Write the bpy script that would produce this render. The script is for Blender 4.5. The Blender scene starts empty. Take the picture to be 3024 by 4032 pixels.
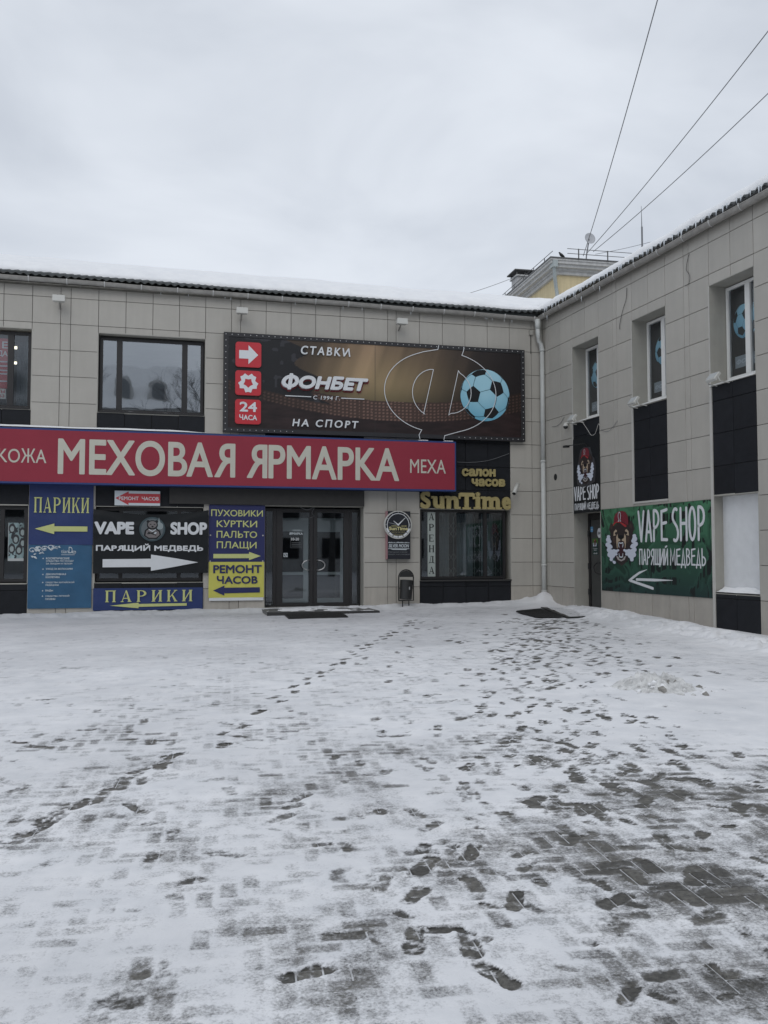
import bpy, bmesh, math, random
import numpy as np
from mathutils import Matrix, Vector
from mathutils.geometry import interpolate_bezier, tessellate_polygon

random.seed(7)
S = bpy.context.scene
COL = S.collection

# ------------------------------------------------------------------ camera
cam_data = bpy.data.cameras.new('camera')
cam_data.sensor_fit = 'VERTICAL'
cam_data.sensor_height = 36
cam_data.lens = 30.98
cam_data.clip_start = 0.05
cam_data.clip_end = 600
cam = bpy.data.objects.new('camera', cam_data)
COL.objects.link(cam)
cam.location = (-9.6015, -21.1551, 1.5)
cam.rotation_euler = (math.pi / 2 + 0.049, 0, -0.2465)
S.camera = cam

# ------------------------------------------------------------------ sky and light
SUN_ELEV, SUN_ROT = math.radians(38), math.radians(200)
world = bpy.data.worlds.new('World')
S.world = world
world.use_nodes = True
nt = world.node_tree
nt.nodes.clear()
out = nt.nodes.new('ShaderNodeOutputWorld')
bg = nt.nodes.new('ShaderNodeBackground')
bg.inputs['Strength'].default_value = 0.1
sky = nt.nodes.new('ShaderNodeTexSky')
sky.sky_type = 'NISHITA'
sky.sun_disc = False
sky.sun_elevation = SUN_ELEV
sky.sun_rotation = SUN_ROT
geo = nt.nodes.new('ShaderNodeTexCoord')
mp = nt.nodes.new('ShaderNodeMapping')
mp.inputs['Scale'].default_value = (1.0, 1.0, 2.2)
nz = nt.nodes.new('ShaderNodeTexNoise')
nz.inputs['Scale'].default_value = 2.6
nz.inputs['Detail'].default_value = 5
nz.inputs['Roughness'].default_value = 0.5
nz.inputs['Distortion'].default_value = 0.4
rmp = nt.nodes.new('ShaderNodeValToRGB')
rmp.color_ramp.interpolation = 'B_SPLINE'
rmp.color_ramp.elements[0].position = 0.36
rmp.color_ramp.elements[0].color = (0.50, 0.54, 0.605, 1)
rmp.color_ramp.elements[1].position = 0.62
rmp.color_ramp.elements[1].color = (0.735, 0.775, 0.835, 1)
sc = nt.nodes.new('ShaderNodeVectorMath')
sc.operation = 'SCALE'
sc.inputs['Scale'].default_value = 10.4
mx = nt.nodes.new('ShaderNodeMix')
mx.data_type = 'RGBA'
mx.inputs['Factor'].default_value = 0.94
nt.links.new(geo.outputs['Generated'], mp.inputs['Vector'])
nt.links.new(mp.outputs['Vector'], nz.inputs['Vector'])
nt.links.new(nz.outputs['Fac'], rmp.inputs['Fac'])
nt.links.new(rmp.outputs['Color'], sc.inputs[0])
nt.links.new(sky.outputs['Color'], mx.inputs['A'])
nt.links.new(sc.outputs['Vector'], mx.inputs['B'])
nt.links.new(mx.outputs['Result'], bg.inputs['Color'])
nt.links.new(bg.outputs['Background'], out.inputs['Surface'])

sun_data = bpy.data.lights.new('sun', 'SUN')
sun_data.energy = 0.5
sun_data.angle = math.radians(35)
sun_data.color = (1.0, 0.97, 0.93)
sun = bpy.data.objects.new('sun', sun_data)
COL.objects.link(sun)
_d = Vector((math.sin(SUN_ROT) * math.cos(SUN_ELEV), math.cos(SUN_ROT) * math.cos(SUN_ELEV), math.sin(SUN_ELEV)))
sun.rotation_euler = _d.to_track_quat('Z', 'Y').to_euler()

S.view_settings.view_transform = 'Standard'
S.view_settings.look = 'None'
S.view_settings.exposure = 0.12
S.view_settings.gamma = 1
S.view_settings.use_curve_mapping = False

# ------------------------------------------------------------------ materials
MATS = {}


def mat(name, col=(0.5, 0.5, 0.5), rough=0.6, var=0.0, scale=8.0, bump=0.0, bscale=60.0, metal=0.0, emit=0.0,
        rnd=0.0, attr=None, spec=0.5, streak=0.0):
    if name in MATS:
        return MATS[name]
    m = bpy.data.materials.new(name)
    m.use_nodes = True
    t = m.node_tree
    b = t.nodes['Principled BSDF']
    b.inputs['Base Color'].default_value = (*col, 1)
    b.inputs['Roughness'].default_value = rough
    b.inputs['Metallic'].default_value = metal
    b.inputs['Specular IOR Level'].default_value = spec
    src = None
    N, L = t.nodes.new, t.links.new
    if attr:
        a = N('ShaderNodeAttribute')
        a.attribute_name = attr
        src = a.outputs['Color']
    else:
        c = N('ShaderNodeRGB')
        c.outputs[0].default_value = (*col, 1)
        src = c.outputs[0]
    tc = N('ShaderNodeNewGeometry')
    fac = None

    def mul(a, b_):
        n = N('ShaderNodeMath')
        n.operation = 'MULTIPLY'
        L(a, n.inputs[0])
        L(b_, n.inputs[1])
        return n.outputs[0]
    if var > 0:
        n1 = N('ShaderNodeTexNoise')
        n1.inputs['Scale'].default_value = scale
        n1.inputs['Detail'].default_value = 6
        n1.inputs['Roughness'].default_value = 0.65
        L(tc.outputs['Position'], n1.inputs['Vector'])
        r = N('ShaderNodeMapRange')
        r.inputs['From Min'].default_value = 0.3
        r.inputs['From Max'].default_value = 0.7
        r.inputs['To Min'].default_value = 1 - var
        r.inputs['To Max'].default_value = 1 + var
        L(n1.outputs['Fac'], r.inputs['Value'])
        fac = r.outputs[0]
    if streak > 0:
        mpn = N('ShaderNodeMapping')
        mpn.inputs['Scale'].default_value = (7, 7, 0.6)
        L(tc.outputs['Position'], mpn.inputs['Vector'])
        n2 = N('ShaderNodeTexNoise')
        n2.inputs['Scale'].default_value = 1.2
        n2.inputs['Detail'].default_value = 5
        L(mpn.outputs[0], n2.inputs['Vector'])
        r = N('ShaderNodeMapRange')
        r.inputs['From Min'].default_value = 0.35
        r.inputs['From Max'].default_value = 0.65
        r.inputs['To Min'].default_value = 1 - streak
        r.inputs['To Max'].default_value = 1 + streak * 0.5
        L(n2.outputs['Fac'], r.inputs['Value'])
        fac = r.outputs[0] if fac is None else mul(fac, r.outputs[0])
    if rnd > 0:
        oi = N('ShaderNodeObjectInfo')
        r = N('ShaderNodeMapRange')
        r.inputs['To Min'].default_value = 1 - rnd
        r.inputs['To Max'].default_value = 1 + rnd
        L(oi.outputs['Random'], r.inputs['Value'])
        fac = r.outputs[0] if fac is None else mul(fac, r.outputs[0])
    if fac is not None:
        v = N('ShaderNodeVectorMath')
        v.operation = 'SCALE'
        L(src, v.inputs[0])
        L(fac, v.inputs['Scale'])
        src = v.outputs[0]
    L(src, b.inputs['Base Color'])
    if bump > 0:
        n3 = N('ShaderNodeTexNoise')
        n3.inputs['Scale'].default_value = bscale
        n3.inputs['Detail'].default_value = 4
        L(tc.outputs['Position'], n3.inputs['Vector'])
        bp = N('ShaderNodeBump')
        bp.inputs['Strength'].default_value = bump
        bp.inputs['Distance'].default_value = 0.01
        L(n3.outputs['Fac'], bp.inputs['Height'])
        L(bp.outputs[0], b.inputs['Normal'])
    if emit > 0:
        b.inputs['Emission Color'].default_value = (*col, 1)
        b.inputs['Emission Strength'].default_value = emit
    MATS[name] = m
    return m


def glass(name, refl=0.3, tint=(0.8, 0.85, 0.88), rough=0.02, wav=0.0):
    m = bpy.data.materials.new(name)
    m.use_nodes = True
    t = m.node_tree
    t.nodes.clear()
    N, L = t.nodes.new, t.links.new
    o = N('ShaderNodeOutputMaterial')
    mixn = N('ShaderNodeMixShader')
    tr = N('ShaderNodeBsdfTransparent')
    tr.inputs[0].default_value = (*tint, 1)
    gl = N('ShaderNodeBsdfGlossy')
    gl.inputs['Roughness'].default_value = rough
    gl.inputs['Color'].default_value = (0.9, 0.95, 1, 1)
    fr = N('ShaderNodeFresnel')
    fr.inputs['IOR'].default_value = 1.5
    ad = N('ShaderNodeMath')
    ad.operation = 'ADD'
    ad.use_clamp = True
    ad.inputs[1].default_value = refl - 0.04
    L(fr.outputs[0], ad.inputs[0])
    L(ad.outputs[0], mixn.inputs[0])
    L(tr.outputs[0], mixn.inputs[1])
    L(gl.outputs[0], mixn.inputs[2])
    if wav:
        g = N('ShaderNodeNewGeometry')
        n = N('ShaderNodeTexNoise')
        n.inputs['Scale'].default_value = 1.3
        L(g.outputs['Position'], n.inputs['Vector'])
        bp = N('ShaderNodeBump')
        bp.inputs['Strength'].default_value = wav
        bp.inputs['Distance'].default_value = 0.05
        L(n.outputs['Fac'], bp.inputs['Height'])
        L(bp.outputs[0], gl.inputs['Normal'])
    L(mixn.outputs[0], o.inputs['Surface'])
    return m


M_TILE = mat('porcelain_tile', (0.40, 0.382, 0.345), 0.5, var=0.04, scale=2.2, bump=0.12, bscale=120, rnd=0.045, streak=0.03)
M_TILE2 = mat('porcelain_tile_dusty', (0.385, 0.36, 0.32), 0.6, var=0.07, scale=3, bump=0.12, bscale=120, rnd=0.05, streak=0.07)
M_DARKT = mat('black_cladding', (0.016, 0.0175, 0.021), 0.55, var=0.15, scale=5, rnd=0.1, spec=0.15)
M_BACK = mat('joint_backing', (0.07, 0.067, 0.06), 0.9)
M_REVEAL = mat('reveal_metal', (0.35, 0.34, 0.305), 0.55, var=0.05, scale=4, streak=0.05)
M_TRIM = mat('trim_strip', (0.48, 0.47, 0.44), 0.45, var=0.05)
M_FRAME = mat('dark_frame', (0.016, 0.015, 0.016), 0.4, var=0.1)
M_WFRAME = mat('white_plastic', (0.74, 0.74, 0.72), 0.35, var=0.04)
M_GUTTER = mat('gutter_metal', (0.30, 0.29, 0.27), 0.5, var=0.2, scale=6, metal=0.2)
M_GUTTERL = mat('gutter_bracket', (0.5, 0.5, 0.49), 0.45)
M_SOFFIT = mat('soffit', (0.12, 0.115, 0.1), 0.8, var=0.4, scale=9)
M_ROOF = mat('green_roof_sheet', (0.030, 0.036, 0.036), 0.45, var=0.2)
M_PIPE = mat('downpipe_paint', (0.50, 0.515, 0.50), 0.45, var=0.06, scale=5, streak=0.08)
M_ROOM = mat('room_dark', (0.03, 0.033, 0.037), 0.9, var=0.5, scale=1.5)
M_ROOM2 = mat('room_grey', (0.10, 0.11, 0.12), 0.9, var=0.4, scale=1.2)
M_RED = mat('red_sign_face', (0.26, 0.028, 0.048), 0.42, var=0.05, scale=1.5, spec=0.3)
M_CREAM = mat('cream_lettering', (0.50, 0.49, 0.42), 0.5, var=0.04, scale=5)
M_BLUEE = mat('blue_edge', (0.015, 0.04, 0.16), 0.5)
M_BLUE = mat('blue_banner', (0.022, 0.040, 0.135), 0.5, var=0.1, scale=2, spec=0.35)
M_NAVY = mat('navy_banner', (0.021, 0.026, 0.10), 0.5, var=0.06, scale=2, spec=0.35)
M_TEAL = mat('cosmetics_blue', (0.030, 0.10, 0.19), 0.5, var=0.12, scale=2, spec=0.35)
M_YEL = mat('yellow_print', (0.60, 0.60, 0.13), 0.5, var=0.04)
M_YELB = mat('yellow_banner', (0.52, 0.50, 0.10), 0.45, var=0.04)
M_YELP = mat('pale_yellow_print', (0.50, 0.53, 0.21), 0.5, var=0.04)
M_PALE = mat('pale_print', (0.52, 0.57, 0.6), 0.5)
M_WHITE = mat('white_print', (0.62, 0.64, 0.66), 0.5, var=0.03)
M_LETW = mat('white_letter', (0.66, 0.68, 0.7), 0.35)
M_LETS = mat('letter_side', (0.3, 0.31, 0.33), 0.5)
M_BLK = mat('black_print', (0.011, 0.012, 0.014), 0.5, spec=0.3)
M_BLKB = mat('black_banner', (0.013, 0.015, 0.017), 0.5, var=0.15, scale=1.5, spec=0.2)
M_NIGHT = mat('midnight_print', (0.008, 0.009, 0.016), 0.35)
M_GOLD = mat('gold_letter', (0.35, 0.29, 0.125), 0.45, var=0.06)
M_REDP = mat('red_print', (0.42, 0.035, 0.045), 0.4)
M_REDI = mat('red_icon', (0.50, 0.028, 0.04), 0.3)
M_GREY = mat('grey_print', (0.17, 0.18, 0.19), 0.5)
M_LAMP = mat('lamp_housing', (0.52, 0.52, 0.49), 0.4)
M_BLKM = mat('black_metal', (0.016, 0.017, 0.017), 0.4, var=0.15)
M_RUB = mat('rubber', (0.02, 0.02, 0.02), 0.8, var=0.3, scale=30)
M_STEP = mat('granite_step', (0.13, 0.13, 0.13), 0.6, var=0.4, scale=14, bump=0.2)
M_STEPF = mat('granite_step_edge', (0.03, 0.03, 0.03), 0.6)
M_PLAST = mat('white_plaster', (0.66, 0.67, 0.68), 0.85, var=0.05, scale=5, bump=0.3, bscale=80)
M_CURT = mat('curtain', (0.17, 0.20, 0.22), 0.9, var=0.15, scale=3)
M_STEEL = mat('brushed_steel', (0.5, 0.5, 0.5), 0.3, metal=0.9)
M_LIGHTTUBE = mat('lit_tube', (1.0, 0.93, 0.72), 0.5, emit=2.2)
M_ICE = mat('ice', (0.62, 0.66, 0.7), 0.12, spec=0.9)
M_PAPER = mat('paper', (0.6, 0.6, 0.57), 0.7)
M_WIRE = mat('grey_cable', (0.16, 0.165, 0.175), 0.6)
M_DWIRE = mat('dark_cable', (0.05, 0.05, 0.05), 0.6)
M_YWALL = mat('yellow_plaster', (0.62, 0.52, 0.32), 0.85, var=0.07, scale=1.5, bump=0.1, streak=0.08)
M_CORN = mat('cornice_plaster', (0.5, 0.5, 0.49), 0.85, var=0.06, scale=2, streak=0.12)
M_RAIL = mat('rail_steel', (0.09, 0.09, 0.09), 0.6)
M_GLASS = glass('window_glass', 0.34, (0.7, 0.76, 0.8), wav=0.04)
M_GLASSD = glass('door_glass', 0.12, (0.78, 0.84, 0.85))
M_GLASSB = glass('bright_window_glass', 0.12, (0.85, 0.9, 0.92), rough=0.05)


def snow_mat(name, ground=False):
    m = bpy.data.materials.new(name)
    m.use_nodes = True
    t = m.node_tree
    N, L = t.nodes.new, t.links.new
    b = t.nodes['Principled BSDF']
    o = t.nodes['Material Output']
    b.inputs['Roughness'].default_value = 0.75
    b.inputs['Specular IOR Level'].default_value = 0.25
    g = N('ShaderNodeNewGeometry')
    n = N('ShaderNodeTexNoise')
    n.inputs['Scale'].default_value = 3.0
    n.inputs['Detail'].default_value = 8
    n.inputs['Roughness'].default_value = 0.65
    L(g.outputs['Position'], n.inputs['Vector'])
    cr = N('ShaderNodeValToRGB')
    cr.color_ramp.elements[0].position = 0.3
    cr.color_ramp.elements[1].position = 0.65
    cr.color_ramp.elements[0].color = (0.72, 0.73, 0.75, 1) if ground else (0.80, 0.81, 0.83, 1)
    cr.color_ramp.elements[1].color = (0.86, 0.86, 0.87, 1) if ground else (0.88, 0.885, 0.89, 1)
    L(n.outputs['Fac'], cr.inputs['Fac'])
    col = cr.outputs['Color']
    n2 = N('ShaderNodeTexNoise')
    n2.inputs['Scale'].default_value = 55
    n2.inputs['Detail'].default_value = 6
    n2.inputs['Roughness'].default_value = 0.7
    L(g.outputs['Position'], n2.inputs['Vector'])
    bp = N('ShaderNodeBump')
    bp.inputs['Strength'].default_value = 0.45
    bp.inputs['Distance'].default_value = 0.008
    L(n2.outputs['Fac'], bp.inputs['Height'])
    L(bp.outputs[0], b.inputs['Normal'])
    if ground:
        a = N('ShaderNodeAttribute')
        a.attribute_name = 'cover'
        ice = N('ShaderNodeAttribute')
        ice.attribute_name = 'ice'
        mxi = N('ShaderNodeMix')
        mxi.data_type = 'RGBA'
        L(ice.outputs['Fac'], mxi.inputs['Factor'])
        L(col, mxi.inputs['A'])
        mxi.inputs['B'].default_value = (0.47, 0.475, 0.49, 1)
        col = mxi.outputs['Result']
        n3 = N('ShaderNodeTexNoise')
        n3.inputs['Scale'].default_value = 75
        n3.inputs['Detail'].default_value = 7
        n3.inputs['Roughness'].default_value = 0.75
        L(g.outputs['Position'], n3.inputs['Vector'])
        ma = N('ShaderNodeMath')
        ma.operation = 'MULTIPLY_ADD'
        ma.inputs[1].default_value = 1.5
        ma.inputs[2].default_value = -0.75
        L(n3.outputs['Fac'], ma.inputs[0])
        ad = N('ShaderNodeMath')
        ad.operation = 'ADD'
        L(a.outputs['Fac'], ad.inputs[0])
        L(ma.outputs[0], ad.inputs[1])
        mr = N('ShaderNodeMapRange')
        mr.interpolation_type = 'SMOOTHSTEP'
        mr.inputs['From Min'].default_value = 0.08
        mr.inputs['From Max'].default_value = 0.98
        L(ad.outputs[0], mr.inputs['Value'])
        tr = N('ShaderNodeBsdfTransparent')
        mxs = N('ShaderNodeMixShader')
        L(mr.outputs[0], mxs.inputs[0])
        L(tr.outputs[0], mxs.inputs[1])
        L(b.outputs[0], mxs.inputs[2])
        L(mxs.outputs[0], o.inputs['Surface'])
    L(col, b.inputs['Base Color'])
    return m


M_SNOW = snow_mat('roof_snow')
M_SNOWG = snow_mat('ground_snow', True)
M_DIRTY = mat('dirty_snow', (0.60, 0.60, 0.59), 0.85, var=0.35, scale=9, bump=0.6, bscale=30)
M_PAVER = mat('wet_paver', (0.105, 0.10, 0.088), 0.5, var=0.65, scale=40, bump=0.7, bscale=220, rnd=0.4)
M_PAVERS = mat('wet_paver_far', (0.105, 0.10, 0.088), 0.5, var=0.65, scale=14, bump=0.5, bscale=150)

# ------------------------------------------------------------------ frames
ANG = -0.0522
FW = Matrix.Identity(4)                                   # world frame: local -y = out of the left wing's wall
FR = Matrix.Rotation(math.atan2(-math.cos(ANG), -math.sin(ANG)), 4, 'Z')  # right wing: x runs along the wall


def tag(o, label=None, cat=None, group=None, kind=None):
    if label:
        o['label'] = label
    if cat:
        o['category'] = cat
    if group:
        o['group'] = group
    if kind:
        o['kind'] = kind
    return o


def thing(name, label, cat, F, p, group=None):
    """Empty at p=(u, out, z) of frame F."""
    o = bpy.data.objects.new(name, None)
    COL.objects.link(o)
    o.matrix_basis = F @ Matrix.Translation((p[0], -p[1], p[2]))
    o.empty_display_size = 0.1
    return tag(o, label, cat, group)


WORLD = {}


def wmat(o):
    if o is None:
        return Matrix.Identity(4)
    if o.name in WORLD:
        return WORLD[o.name]
    m = o.matrix_basis.copy()
    if o.parent:
        m = wmat(o.parent) @ o.matrix_parent_inverse @ m
    WORLD[o.name] = m
    return m


def link(o, parent, M):
    """Link o with world matrix M under parent."""
    COL.objects.link(o)
    if parent is not None:
        o.parent = parent
        o.matrix_parent_inverse = wmat(parent).inverted()
    o.matrix_basis = M
    WORLD[o.name] = M
    return o


class MB:
    def __init__(s, F=FW):
        s.F = F
        s.v = []
        s.f = []
        s.n = 0

    def add(s, vs, fs):
        n = len(s.v)
        s.v += [tuple(v) for v in vs]
        s.f += [tuple(i + n for i in f) for f in fs]
        return s

    def box(s, u0, u1, o0, o1, z0, z1):
        vs = [(u, -o, z) for z in (z0, z1) for o in (o0, o1) for u in (u0, u1)]
        return s.add(vs, [(0, 1, 3, 2), (4, 6, 7, 5), (0, 4, 5, 1), (2, 3, 7, 6), (0, 2, 6, 4), (1, 5, 7, 3)])

    def cbox(s, u0, u1, o0, o1, z0, z1, b=0.01):
        """box with bevelled outer (o1) face"""
        vs = [(u0, -o0, z0), (u1, -o0, z0), (u1, -o0, z1), (u0, -o0, z1),
              (u0, -(o1 - b), z0), (u1, -(o1 - b), z0), (u1, -(o1 - b), z1), (u0, -(o1 - b), z1),
              (u0 + b, -o1, z0 + b), (u1 - b, -o1, z0 + b), (u1 - b, -o1, z1 - b), (u0 + b, -o1, z1 - b)]
        fs = [(3, 2, 1, 0)]
        for a in (0, 4):
            for i in range(4):
                j = (i + 1) % 4
                fs.append((a + i, a + j, a + 4 + j, a + 4 + i))
        fs.append((8, 9, 10, 11))
        return s.add(vs, fs)

    def poly(s, pts, o, th=0.0):
        """polygon of (u,z) points at distance o, optional thickness back to o-th"""
        n = len(pts)
        if th <= 0:
            return s.add([(p[0], -o, p[1]) for p in pts], [tuple(range(n))])
        vs = [(p[0], -o, p[1]) for p in pts] + [(p[0], -(o - th), p[1]) for p in pts]
        fs = [tuple(range(n)), tuple(reversed(range(n, 2 * n)))]
        for i in range(n):
            j = (i + 1) % n
            fs.append((i, n + i, n + j, j))
        return s.add(vs, fs)

    def tube(s, path, r, n=8, cap=True):
        """path of (u,o,z) points"""
        P = [Vector((p[0], -p[1], p[2])) for p in path]
        rs = r if isinstance(r, (list, tuple)) else [r] * len(P)
        base = len(s.v)
        for i, p in enumerate(P):
            t = (P[min(i + 1, len(P) - 1)] - P[max(i - 1, 0)]).normalized()
            a = Vector((0, 0, 1)) if abs(t.z) < 0.9 else Vector((0, 1, 0))
            x = t.cross(a).normalized()
            y = t.cross(x).normalized()
            for k in range(n):
                an = 2 * math.pi * k / n
                q = p + (x * math.cos(an) + y * math.sin(an)) * rs[i]
                s.v.append(tuple(q))
        for i in range(len(P) - 1):
            for k in range(n):
                k2 = (k + 1) % n
                s.f.append((base + i * n + k, base + i * n + k2, base + (i + 1) * n + k2, base + (i + 1) * n + k))
        if cap:
            s.f.append(tuple(base + k for k in reversed(range(n))))
            s.f.append(tuple(base + (len(P) - 1) * n + k for k in range(n)))
        return s

    def build(s, name, m, parent=None, smooth=False, label=None, cat=None, group=None, kind=None, disp=None):
        if disp:
            s.v = [(v[0], v[1] - disp(v[0], v[2]), v[2]) for v in s.v]
        V = np.array(s.v, dtype=float)
        lo, hi = V.min(0), V.max(0)
        c = Vector(((lo[0] + hi[0]) / 2, (lo[1] + hi[1]) / 2, lo[2]))
        me = bpy.data.meshes.new(name)
        me.from_pydata([tuple(v) for v in (V - np.array(c))], [], s.f)
        me.materials.append(m)
        if smooth:
            me.polygons.foreach_set('use_smooth', [True] * len(me.polygons))
        me.update()
        o = bpy.data.objects.new(name, me)
        link(o, parent, s.F @ Matrix.Translation(c))
        tag(o, label, cat, group, kind)
        return o


def grid_mesh(name, X, Y, Z, m, parent=None, attrs=None, color=None, smooth=True, kind=None, F=FW, keep=None, **kw):
    """grid arrays (rows, cols)"""
    r, c = X.shape
    V = np.stack([X.ravel(), Y.ravel(), Z.ravel()], 1)
    cen = np.array([(V[:, 0].min() + V[:, 0].max()) / 2, (V[:, 1].min() + V[:, 1].max()) / 2, V[:, 2].min()])
    i = np.arange(r * c).reshape(r, c)
    q = np.stack([i[:-1, :-1], i[:-1, 1:], i[1:, 1:], i[1:, :-1]], -1).reshape(-1, 4)
    if keep is not None:
        q = q[keep.ravel()[q].any(1)]
    me = bpy.data.meshes.new(name)
    me.vertices.add(len(V))
    me.vertices.foreach_set('co', (V - cen).astype(np.float32).ravel())
    me.loops.add(q.size)
    me.loops.foreach_set('vertex_index', q.astype(np.int32).ravel())
    me.polygons.add(len(q))
    me.polygons.foreach_set('loop_start', np.arange(0, q.size, 4, dtype=np.int32))
    me.polygons.foreach_set('loop_total', np.full(len(q), 4, dtype=np.int32))
    me.update(calc_edges=True)
    if smooth:
        me.polygons.foreach_set('use_smooth', np.ones(len(q), dtype=bool))
    for k, a in (attrs or {}).items():
        at = me.attributes.new(k, 'FLOAT', 'POINT')
        at.data.foreach_set('value', a.astype(np.float32).ravel())
    if color is not None:
        at = me.color_attributes.new('print', 'FLOAT_COLOR', 'POINT')
        ca = np.ones((len(V), 4), np.float32)
        ca[:, :3] = color.reshape(-1, 3)
        at.data.foreach_set('color', ca.ravel())
    me.materials.append(m)
    o = bpy.data.objects.new(name, me)
    link(o, parent, F @ Matrix.Translation(Vector(cen)))
    return tag(o, kind=kind, **kw)


# numpy value noise
def vnoise(x, y, seed=0):
    x, y = np.asarray(x, float), np.asarray(y, float)
    xi, yi = np.floor(x).astype(np.int64), np.floor(y).astype(np.int64)
    xf, yf = x - xi, y - yi
    xf = xf * xf * (3 - 2 * xf)
    yf = yf * yf * (3 - 2 * yf)

    def h(a, b):
        n = (a * 374761393 + b * 668265263 + seed * 974634777) & 0xFFFFFFFF
        n = ((n ^ (n >> 13)) * 1274126177) & 0xFFFFFFFF
        return ((n ^ (n >> 16)) & 0xFFFF) / 65535.0
    return (h(xi, yi) * (1 - xf) + h(xi + 1, yi) * xf) * (1 - yf) + (h(xi, yi + 1) * (1 - xf) + h(xi + 1, yi + 1) * xf) * yf


def fbm(x, y, oct_=4, seed=0, gain=0.5):
    s, a, t = 0, 1, 0
    for k in range(oct_):
        s = s + a * vnoise(x * 2 ** k + 13.7 * k, y * 2 ** k + 7.1 * k, seed + k)
        t += a
        a *= gain
    return s / t


def sstep(a, b, x):
    t = np.clip((x - a) / (b - a), 0, 1)
    return t * t * (3 - 2 * t)


# ------------------------------------------------------------------ lettering tools
def text(name, body, F, u0, u1, z0, z1, o, m, parent, bold=0.0, shear=0.0, ext=0.0, space=1.0, disp=None, label=None):
    cu = bpy.data.curves.new(name, 'FONT')
    cu.body = body.translate(str.maketrans('АВЕКМНОРСТХЯИФ', 'ABEKMHOPCTXRNO'))   # same shapes; two of them mirrored below
    cu.shear = shear
    cu.space_character = space
    cu.resolution_u = 2
    ob = bpy.data.objects.new(name, cu)
    COL.objects.link(ob)
    dg = bpy.context.evaluated_depsgraph_get()
    ev = ob.evaluated_get(dg)
    crv = ev.to_curve(dg)
    # every outline on its own: overlapping outlines of one glyph are filled separately
    outl = []
    for sp in crv.splines:
        bp = sp.bezier_points
        pts = []
        m_ = len(bp)
        for i in range(m_):
            p, q = bp[i], bp[(i + 1) % m_]
            if p.handle_right_type == 'VECTOR' and q.handle_left_type == 'VECTOR' or \
                    ((p.handle_right - p.co).cross(q.co - p.co).length < 1e-6 and (q.handle_left - q.co).cross(q.co - p.co).length < 1e-6):
                pts.append(p.co.xy)
            else:
                pts += [v_.xy for v_ in interpolate_bezier(p.co, p.handle_right, q.handle_left, q.co, 9 if (u1 - u0) / max(1, len(body)) > 0.12 else 4)[:-1]]
        cl_ = []
        for v_ in pts:
            if not cl_ or (v_ - cl_[-1]).length > 1e-5:
                cl_.append(v_.copy())
        if len(cl_) > 2 and (cl_[0] - cl_[-1]).length < 1e-5:
            cl_.pop()
        if len(cl_) > 2:
            ar = sum(cl_[i].x * cl_[(i + 1) % len(cl_)].y - cl_[(i + 1) % len(cl_)].x * cl_[i].y for i in range(len(cl_)))
            outl.append((ar, cl_, sp.character_index))
    ev.to_curve_clear()
    bpy.data.objects.remove(ob)
    sign, chars = {}, {}
    for t_ in outl:
        chars.setdefault(t_[2], []).append(t_)
    for ci, ts in chars.items():
        sign[ci] = 1 if max(ts, key=lambda t: abs(t[0]))[0] > 0 else -1
        xs_ = [v_.x for t in ts for v_ in t[1]]
        ys_ = [v_.y for t in ts for v_ in t[1]]
        if ci < len(body) and body[ci] in 'ЯИ':
            for t in ts:
                for v_ in t[1]:
                    v_.x = min(xs_) + max(xs_) - v_.x
        if ci < len(body) and body[ci] == 'Ф':
            cx_, sh_ = (min(xs_) + max(xs_)) / 2, shear * 0.35
            y0_, y1_ = min(ys_) - 0.09, max(ys_) + 0.09
            k_ = shear * 0.5
            q_ = [(cx_ - 0.045 - k_ * 0.45, y0_), (cx_ + 0.045 - k_ * 0.45, y0_), (cx_ + 0.045 + k_ * 0.45, y1_), (cx_ - 0.045 + k_ * 0.45, y1_)]
            outl.append((sign[ci] * 0.01, [Vector(p) for p in q_], ci))

    def inside(pt, pl):
        c_ = False
        for i in range(len(pl)):
            a_, b_ = pl[i], pl[(i + 1) % len(pl)]
            if (a_.y > pt.y) != (b_.y > pt.y) and pt.x < (b_.x - a_.x) * (pt.y - a_.y) / (b_.y - a_.y) + a_.x:
                c_ = not c_
        return c_
    outer = [(p, ci) for ar, p, ci in outl if ar * sign[ci] > 0]
    holes = [(p, ci) for ar, p, ci in outl if ar * sign[ci] <= 0]
    co, fs = [], []
    for p, ci in outer:
        mine = [h for h, cj in holes if cj == ci and inside(h[0], p)]
        loops = [[Vector((v_.x, v_.y, 0)) for v_ in l] for l in [p] + mine]
        base_ = len(co)
        flat = [v_ for l in loops for v_ in l]
        co += [(v_.x, v_.y) for v_ in flat]
        fs += [tuple(base_ + i for i in t) for t in tessellate_polygon(loops)]
    co = np.array(co, float)
    n = len(co)
    lo, hi = co.min(0), co.max(0)
    u = (co[:, 0] - lo[0]) / max(hi[0] - lo[0], 1e-6) * (u1 - u0) + u0
    z = (co[:, 1] - lo[1]) / max(hi[1] - lo[1], 1e-6) * (z1 - z0) + z0
    # heavier weight: every outline edge gets a round-ended band of its own
    su, sz = (u1 - u0) / max(hi[0] - lo[0], 1e-6), (z1 - z0) / max(hi[1] - lo[1], 1e-6)
    wd = bold * min(su, sz) * 0.9
    kx, kz = 1 - 2 * wd / (u1 - u0), 1 - 2 * wd / (z1 - z0)
    u, z = (u - (u0 + u1) / 2) * kx + (u0 + u1) / 2, (z - (z0 + z1) / 2) * kz + (z0 + z1) / 2
    mb = MB(F)
    ed = {}
    for f in fs:
        for i in range(len(f)):
            p, q = f[i], f[(i + 1) % len(f)]
            ed[(min(p, q), max(p, q))] = ed.get((min(p, q), max(p, q)), 0) + 1
    rim = [k for k, c in ed.items() if c == 1]
    at = {}
    for p, q in rim:
        at.setdefault(p, []).append(q)
        at.setdefault(q, []).append(p)
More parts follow.
